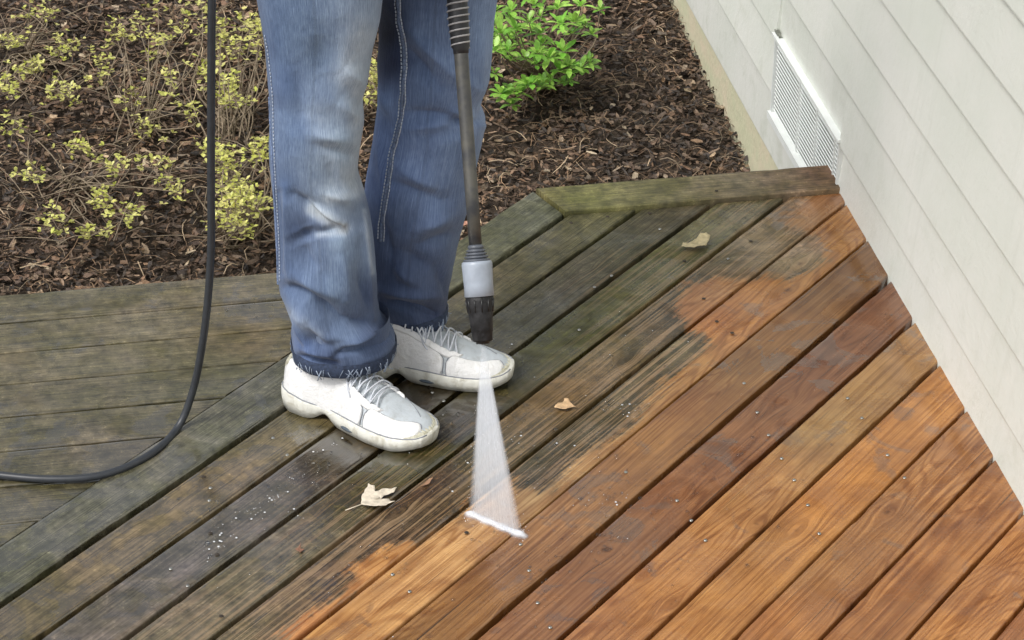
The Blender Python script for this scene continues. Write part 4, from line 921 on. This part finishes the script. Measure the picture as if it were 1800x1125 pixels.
# ------------------------------------------------------------------ the fan of water
TIP = LAND+WD*TW[600]-WD*.003; PL, PR_ = px(822, 903, .001), px(921, 944, .001)
Nw = NT('water_fan'); at = Nw.attr('al').outputs['Fac']; fu = Nw.attr('fuv').outputs['Vector']
st = Nw.noise(Nw.mp(fu, (70, 1.6, 1)), 1, 4, .6); st2 = Nw.noise(Nw.mp(fu, (140, 45, 1)), 1, 4, .65)
al = Nw.ma('MULTIPLY', at, Nw.rng(st, .3, .7, .82, 1.15)); al = Nw.ma('MULTIPLY', al, Nw.rng(st2, .25, .75, .70, 1.30)); 
tr = Nw.n('ShaderNodeBsdfTransparent'); df = Nw.n('ShaderNodeBsdfDiffuse'); df.inputs[0].default_value = (.88, .93, 1, 1); tl = Nw.n('ShaderNodeBsdfTranslucent'); tl.inputs[0].default_value = (.88, .93, 1, 1)
m1 = Nw.n('ShaderNodeMixShader'); m1.inputs[0].default_value = .45; Nw.l(df.outputs[0], m1.inputs[1]); Nw.l(tl.outputs[0], m1.inputs[2])
m2 = Nw.n('ShaderNodeMixShader'); Nw.l(al, m2.inputs[0]); Nw.l(tr.outputs[0], m2.inputs[1]); Nw.l(m1.outputs[0], m2.inputs[2])
Nw.l(m2.outputs[0], Nw.t.nodes['Material Output'].inputs['Surface'])
spray = empty('water_spray', (LAND[0], LAND[1], 0), label='white fan of pressurised water striking the deck below the nozzle', cat='water spray')
ns, ntt = 70, 80; nrm = np.cross(PL-TIP, PR_-TIP); nrm /= np.linalg.norm(nrm); wv_ = (PR_-PL)/np.linalg.norm(PR_-PL)
V = []; al_ = []; fuv = []
ring = []
for i in range(ns):
    s = i/(ns-1)
    a = TIP+(PL-TIP)*s; b = TIP+(PR_-TIP)*s; a = a-wv_*.0035*(1-s); b = b+wv_*.0035*(1-s); th2 = .0012+.0065*s
    for lay in (0, 1):
        for j_ in range(ntt):
            t = j_/(ntt-1); bulge = math.sqrt(max(0, 1-(2*t-1)**2))
            V.append(a+(b-a)*t+nrm*th2*bulge*(1 if lay else -1)); edge = min(t, 1-t)*2
            al_.append((.12+.35*ss(s, .06, .28)-.17*ss(s, .42, 1.0))*ss(edge, -.02, .34)); fuv.append((t, s, lay*3.3))
Fc = []
for i in range(ns-1):
    for lay in (0, 1):
        for j_ in range(ntt-1):
            q = i*2*ntt+lay*ntt+j_; f = (q, q+1, q+2*ntt+1, q+2*ntt); Fc.append(f if lay else f[::-1])
mesh_obj('water_fan', V, Fc, Nw.m, spray, True, {'al': ('FLOAT', al_), 'fuv': ('FLOAT_VECTOR', fuv)})
# foam ridge where it lands
V = []; al_ = []; fuv = []; n1, n2 = 90, 15; r = random.Random(4); ev_ = np.array([-wv_[1], wv_[0], 0])
for i in range(n1):
    t = -.05+1.12*i/(n1-1); c = PL+(PR_-PL)*t; hmp = 1+.15*math.sin(t*17)+.10*r.random()+.6*math.exp(-((t-.96)/.06)**2)
    for j_ in range(n2):
        q = 2*j_/(n2-1)-1; fade = min(1, max(0, (t+.05)*12))*min(1, max(0, (1.07-t)*9))
        V.append(c+ev_*q*.015*(1+.15*math.sin(t*23))+[0, 0, .0012+  .0052*math.exp(-(q*2.2)**2)*hmp*fade]); al_.append(1.9*math.exp(-(q*2.3)**2)*fade); fuv.append((t*2, q*.5, 9))
mesh_obj('foam', V, [(i*n2+j_, i*n2+j_+1, (i+1)*n2+j_+1, (i+1)*n2+j_) for i in range(n1-1) for j_ in range(n2-1)], Nw.m, spray, True, {'al': ('FLOAT', al_), 'fuv': ('FLOAT_VECTOR', fuv)})
Nd = NT('clear_water'); Nd.b.inputs['Transmission Weight'].default_value = 1; Nd.b.inputs['IOR'].default_value = 1.33; Nd.b.inputs['Roughness'].default_value = .03; Nd.b.inputs['Base Color'].default_value = (.95, .97, 1, 1)
mfoam = simple('foam_white', (.88, .9, .93), .5, var=.03)
def dome(mb, c, r_, h=.7, n=8):
    V = [(c[0]+r_*math.cos(p)*math.cos(a), c[1]+r_*math.cos(p)*math.sin(a), c[2]+r_*h*math.sin(p)) for p in (0, .5, 1.0) for a in np.linspace(0, 6.283, n+1)[:-1]]+[(c[0], c[1], c[2]+r_*h)]
    mb.add(V, [(i*n+k, i*n+(k+1) % n, (i+1)*n+(k+1) % n, (i+1)*n+k) for i in (0, 1) for k in range(n)]+[(2*n+k, 2*n+(k+1) % n, 3*n) for k in range(n)])
mb = MB()
for k in range(60):
    t = r.random()*1.08-.03; c = PL+(PR_-PL)*t+ev_*r.gauss(0, .010)+np.array([r.gauss(0, .003), r.gauss(0, .003), abs(r.gauss(0, .004))]); ellip(mb, c, (r.uniform(.0003, .0009),)*3, 4)
for k in range(70):                        # fine droplets thrown off the fan
    s = r.random()**.6; t = r.choice((r.gauss(.02, .03), r.gauss(.98, .03), r.random())); c = TIP+((PL+(PR_-PL)*t)-TIP)*s+nrm*r.gauss(0, .006); ellip(mb, c, (.0003, .0003, .0010), 3)
mb.build('spray_droplets', mfoam, spray)['kind'] = 'stuff'
mb = MB()
for (a, b, sx, sy, n) in [(540, 840, 45, 22, 60), (430, 900, 55, 30, 50), (390, 940, 25, 30, 30), (1120, 870, 60, 30, 120), (1060, 950, 30, 26, 60), (900, 790, 26, 30, 40), (1080, 715, 30, 12, 60), (1000, 790, 60, 30, 60), (760, 720, 60, 50, 40), (930, 1000, 60, 40, 50), (1200, 1000, 140, 70, 60), (650, 960, 70, 40, 60), (1000, 540, 110, 60, 60), (1300, 760, 90, 60, 50), (430, 545, 40, 10, 30)]:
    for k in range(n):
        P = px(r.gauss(a, sx), r.gauss(b, sy))
        fv = (uv_of(P)[1]) % 1
        if .06 < fv < .94 and P[0] < WALL_X-.02: dome(mb, (P[0], P[1], .0006), abs(r.gauss(.0012, .0011))+.0005)
tag(mb.build('water_droplets', Nd.m), 'small clear water beads scattered over the wet deck boards', 'water drops', kind='stuff')

mb = MB(); r = random.Random(12)
for (a, b, sx, sy, n) in [(606, 770, 3, 2, 2), (588, 782, 3, 2, 3), (560, 795, 5, 4, 4), (547, 815, 4, 3, 3), (520, 838, 8, 5, 7), (480, 872, 14, 8, 12), (445, 905, 18, 10, 14), (400, 935, 18, 12, 12), (520, 905, 8, 12, 6), (370, 960, 10, 12, 7), (1085, 716, 22, 5, 26), (1110, 730, 6, 5, 8), (1020, 765, 30, 8, 10), (970, 800, 28, 22, 26), (930, 840, 20, 14, 12), (905, 780, 14, 16, 14), (810, 800, 14, 30, 12), (800, 870, 20, 20, 10), (1085, 880, 34, 14, 30), (1060, 700, 40, 30, 14), (1000, 660, 50, 40, 12), (1280, 455, 8, 4, 5), (1150, 580, 30, 20, 9), (900, 620, 12, 12, 8), (1120, 960, 40, 40, 10), (650, 1000, 60, 50, 14), (740, 770, 40, 40, 8)]:
    for k in range(int(n*(1.4 if b > 700 and a < 620 else .5))):
        P = px(r.gauss(a, sx), r.gauss(b, sy)); fv = uv_of(P)[1] % 1
        if .06 < fv < .94: dome(mb, (P[0], P[1], .0005), r.choice((.0004, .0005, .0006, .0008, .0011, .0020)), .35)
tag(mb.build('froth_flecks', simple('froth', (.62, .64, .66), .25, var=.3, vs_=300)), 'tiny white froth flecks splashed over the wet boards around the spray and shoes', 'froth', kind='stuff')

# ------------------------------------------------------------------ fallen leaves
def leaf(name, centre, outline, size, yaw, col, label, curl=.25, lift=.004, stem=None, holes=(), tilt=(0, 0), cat='dead leaf', group=None):
    if size is None:
        G_ = np.array([px(a, b)[:2] for a, b in outline]); centre = np.array([*G_.mean(0), 0.]); size = float(np.abs(G_-G_.mean(0)).max()); outline = (G_-G_.mean(0))/size; yaw = 0.
    P = np.array(outline, float); bm = bmesh.new(); bm.faces.new([bm.verts.new((a, b, 0)) for a, b in P]); bmesh.ops.triangulate(bm, faces=bm.faces[:]); bmesh.ops.subdivide_edges(bm, edges=bm.edges[:], cuts=4, use_grid_fill=True)
    bm.verts.index_update(); V = np.array([tuple(v_.co) for v_ in bm.verts]); Fc = [tuple(v_.index for v_ in f_.verts) for f_ in bm.faces]; bm.free()
    V[:, :2] += .03*np.stack([vn(V*6+3), vn(V*6+17)], 1)
    V = V*size; V[:, 2] = curl*size*((V[:, 1]/size)**2*1.4+(V[:, 0]/size)**2*.5)+.10*size*fbm(np.stack([V[:, 0]/size*3, V[:, 1]/size*3, 0*V[:, 0]+size*9], 1), 2)
    V[:, 2] -= V[:, 2].min(); ca, sa = math.cos(yaw), math.sin(yaw)
    V = np.stack([ca*V[:, 0]-sa*V[:, 1], sa*V[:, 0]+ca*V[:, 1], V[:, 2]+lift+V[:, 0]*tilt[0]+V[:, 1]*tilt[1]], 1)+np.array(centre)
    mbx = MB(); mbx.add(V, Fc)
    m_ = simple(name+'_tissue', col, .6, var=.35, vs_=90, bmp=.002)
    o = mbx.build(name, m_); sol = o.modifiers.new('thickness', 'SOLIDIFY'); sol.thickness = .0006
    if stem:
        q = MB(); q.tube([centre+np.array([0, 0, lift+.003]), px(*stem, .002)], .0008, 5); q.build('leaf_stem', m_, o)
    return tag(o, label, cat, group)
LG = 'dead leaves lying on the deck'
leaf('dead_leaf', None, [(635.2, 896.4), (635.6, 881.2), (640.0, 871.6), (644.8, 865.2), (648.0, 861.2), (657.6, 863.6), (660.0, 870.8), (672.0, 866.8), (684.8, 866.0), (697.6, 864.0), (692.0, 871.6), (683.2, 873.6), (676.0, 875.6), (670.4, 880.0), (683.2, 881.6), (684.8, 886.0), (695.2, 888.8), (684.0, 893.2), (679.2, 897.2), (668.8, 899.6), (651.2, 899.6), (642.4, 897.2)], None, 0, (.62, .55, .44),
     'pale cream dead oak leaf with torn lobes across a gap on grimy green boards', .14, .003, (607, 897), group=LG)
leaf('dead_leaf', None, [(974, 720), (980, 713), (990, 712), (992, 707), (999, 708), (1004, 713), (1012, 721), (1004, 721), (996, 726), (984, 724)], None, 0, (.60, .40, .22),
     'small orange-tan leaf fragment on the board right of the spray', .2, .003, group=LG)
leaf('dead_leaf', None, [(1198, 438), (1200, 433), (1210, 432), (1224, 426), (1230, 420), (1240, 419), (1248, 422), (1246, 430), (1240, 438), (1228, 441), (1216, 443), (1204, 444)], None, 0, (.50, .42, .24),
     'curled yellowish-tan leaf on the green board nearest the house', .18, .004, group=LG)
leaf('dead_leaf', px(750, 852), [(-.8, -.3), (-.2, .1), (.5, .5), (.9, .4), (.3, -.1), (-.3, -.4)], .017, .3, (.30, .17, .10),
     'thin reddish-brown leaf sliver beside the left edge of the spray', .3, .002, group=LG)
leaf('dead_leaf', px(528, 968), [(-.3, -.9), (.1, -.3), (.4, -.1), (.1, .2), (.3, .8), (-.1, .4), (-.5, .3), (-.2, -.2)], .016, .2, (.20, .10, .06),
     'dark brown shrivelled leaf on the grey wet board at lower left', .3, .001, group=LG)
leaf('dead_leaf', px(816, 400), [(-.7, -.3), (-.4, .4), (.1, .6), (.7, .3), (.6, -.3), (0, -.6)], .018, .3, (.42, .22, .15),
     'reddish leaf at the deck edge behind the lance', .9, .003, group=LG)

# ------------------------------------------------------------------ shrubs
def leaf_blade(mb, base, dirv, upv, L, W, col, droop=.25):
    dirv = dirv/np.linalg.norm(dirv); sd_ = np.cross(dirv, upv); sd_ /= np.linalg.norm(sd_)+1e-9; nn = np.cross(sd_, dirv)
    V = []
    for f, ww in ((0, .12), (.35, .8), (.65, 1.0), (.88, .55), (1, .04)):
        c = base+dirv*L*f-np.array([0, 0, 1])*droop*L*f*f
        V += [c-sd_*W/2*ww+nn*W*.10*ww, c, c+sd_*W/2*ww+nn*W*.10*ww]
    mb.add(V, [(3*i+j, 3*i+j+1, 3*i+j+4, 3*i+j+3) for i in range(4) for j in (0, 1)], tuple(col))
def leafmat(name):
    N = NT(name); c = N.attr('tint').outputs['Color']; gp = N.n('ShaderNodeNewGeometry').outputs['Position']; nz = N.noise(gp, 120, 3)
    cc = N.mix(1, c, N.mix(N.rng(nz, .3, .7), (.8, .8, .8), (1.2, 1.2, 1.2)), 'MULTIPLY'); N.l(cc, N.b.inputs['Base Color']); N.b.inputs['Roughness'].default_value = .38
    t = N.n('ShaderNodeBsdfTranslucent'); N.l(cc, t.inputs[0]); mx = N.n('ShaderNodeMixShader'); mx.inputs[0].default_value = .35
    N.l(N.b.outputs[0], mx.inputs[1]); N.l(t.outputs[0], mx.inputs[2]); N.l(mx.outputs[0], N.t.nodes['Material Output'].inputs['Surface']); return N.m
MLG, MTW = leafmat('shrub_leaf'), simple('twig_bark', (.24, .19, .13), .8, var=.3, vs_=90)
def shrub(base_px, whorls, label, kind, seed, group=None):
    r = random.Random(seed); bx, by = base_px; b0 = px(bx, by, float(bed_z(4.9))); b0 = px(bx, by, float(bed_z(b0[1])))
    b0[2] = float(bed_z(b0[1]))
    root = empty('shrub', b0, label=label, cat='shrub', group=group); mb = MB(); tw = MB()
    for (x, y, hz, sc_) in whorls:
        z = b0[2]+hz; c = px(x, y, z)
        base = b0+np.array([r.gauss(0, .03), r.gauss(0, .03), 0])
        if kind == 'green':
            midp = (base+c)/2+np.array([r.gauss(0, .02), r.gauss(0, .02), -.02]); tw.tube(spline([base, midp, c], 9), list(np.linspace(.0032, .0014, 9)), 5)
            n = r.randint(8, 12); a0 = r.random()*6.28; br = r.uniform(.7, 1.15)
            for k in range(n):
                a = a0+k*2.399; el = r.uniform(.05, .85) if k < n-3 else r.uniform(.9, 1.3)
                dr = np.array([math.cos(a)*math.cos(el), math.sin(a)*math.cos(el), math.sin(el)]); yv = r.uniform(0, 1)
                col = np.array([.20, .48, .06])*(1-yv)+np.array([.42, .66, .13])*yv; col = col*br*r.uniform(.75, 1.15)
                leaf_blade(mb, c+dr*.003, dr, np.array([0, 0, 1.]), r.uniform(.024, .048)*sc_, r.uniform(.011, .018)*sc_, col, r.uniform(.1, .5))
        else:
            midp = base+(c-base)*.5+np.array([r.gauss(0, .05), r.gauss(0, .05), .01]); sp = spline([base, midp, c], 9); tw.tube(sp, list(np.linspace(.0024, .0010, 9)), 5)
            for _ in range(r.randint(4, 11)):
                q = c+np.array([r.gauss(0, .017), r.gauss(0, .017), r.gauss(0, .013)])*sc_
                tw.tube([c, q], .0006, 4); yv = r.random()
                for __ in range(3):
                    dr = np.array([r.gauss(0, 1), r.gauss(0, 1), abs(r.gauss(.5, .5))]); col = (np.array([.62, .66, .14])*(1-yv)+np.array([.82, .78, .30])*yv)*r.uniform(.7, 1.15)
                    leaf_blade(mb, q, dr, np.array([.1, 0, 1.]), r.uniform(.008, .015)*sc_, r.uniform(.006, .009)*sc_, col, .1)
    if kind == 'yellow':
        for _ in range(44):
            x, y, hz, sc_ = r.choice(whorls); c = px(x+r.gauss(0, 30), y+r.gauss(0, 22), b0[2]+r.uniform(.0, .16))
            e = c+np.array([r.gauss(0, .08), r.gauss(0, .06), r.gauss(.02, .03)]); tw.tube(spline([c, (c+e)/2+[0, 0, .01], e], 6), [.0014, .0013, .0012, .001, .0008, .0006], 4)
    mb.build('foliage', MLG, root, True, True); tw.build('stems', MTW, root)
G = [(880, 60, .22, 1.1), (870, 90, .20, 1.1), (893, 92, .20, 1), (905, 52, .24, 1), (880, 165, .12, 1.1), (897, 158, .12, .9), (905, 62, .20, 1), (930, 40, .26, 1), (950, 60, .22, 1.0), (985, 42, .26, 1), (1010, 40, .24, 1), (1030, 44, .22, .9), (925, 105, .18, .9), (945, 95, .2, 1), (965, 102, .18, 1.1), (990, 92, .18, 1.1), (1000, 118, .15, 1.1), (1020, 122, .13, 1), (985, 125, .14, 1), (935, 148, .12, 1), (950, 152, .11, 1), (925, 150, .11, 1), (968, 140, .12, .8), (1035, 108, .14, .8), (900, 20, .26, 1), (940, 10, .28, 1), (980, 15, .26, 1), (1020, 12, .26, 1), (870, 20, .26, 1), (960, -20, .28, 1), (900, -25, .28, 1), (1000, -30, .28, 1), (1035, -15, .24, 1), (888, 175, .10, 1), (955, 78, .18, .8), (1005, 60, .2, .8), (870, 130, .16, .8), (915, 80, .14, .8), (915, 160, .08, .7), (1000, 145, .10, .7), (870, 45, .2, 1), (860, 70, .2, .9)]
G += [(x+random.gauss(0, 14), y+random.gauss(8, 9), h*.6, .8) for x, y, h, q in G[:30]]
shrub((950, 130), G, 'bright green leafy shrub in the mulch to the right of the person', 'green', 21)
r = random.Random(77)
def scatter(pts, n, sp, h=(.05, .22)): return [(x+r.gauss(0, sp), y+r.gauss(0, sp*.8), r.uniform(*h), r.uniform(.9, 1.3)) for x, y in pts for _ in range(n)]
YG = 'yellow-green shrubs in the mulch bed'
shrub((410, 250), scatter([(362, 118), (395, 160), (405, 178), (400, 150)], 4, 8)+scatter([(440, 50), (372, 50), (420, 78), (395, 70), (385, 45), (455, 40), (425, 60), (470, 60)], 3, 10), 'sparse yellow-green shrub with small leaves just left of the jeans, upper clump', 'yellow', 31, YG)
shrub((420, 420), scatter([(400, 330), (420, 345), (445, 360), (405, 368), (430, 400), (385, 372), (440, 340), (455, 275), (400, 275), (460, 255), (395, 290), (370, 265), (405, 345), (425, 370)], 3, 8), 'sparse yellow-green shrub close to the deck edge, between hose and jeans', 'yellow', 32, YG)
shrub((655, 190), scatter([(655, 140), (652, 172), (662, 128), (640, 120), (690, 100)], 4, 8), 'yellow-green sprig seen through the gap between the legs', 'yellow', 33, YG)
shrub((250, 230), scatter([(310, 60), (250, 90), (290, 140), (210, 60), (330, 200), (230, 180), (180, 120), (270, 220), (340, 20), (240, 20)], 3, 16), 'wide yellow-green shrub left of the hose, farther from the deck', 'yellow', 34, YG)
shrub((130, 330), scatter([(60, 300), (120, 260), (170, 340), (90, 380), (200, 300), (40, 230), (150, 400), (230, 370), (300, 330), (260, 290)], 3, 16), 'yellow-green shrub at far left beside the landing boards', 'yellow', 35, YG)
shrub((60, 90), scatter([(20, 60), (80, 30), (60, 120), (120, 80), (10, 150), (100, 160)], 5, 14), 'yellow-green shrub in the far left corner of the mulch bed', 'yellow', 36, YG)
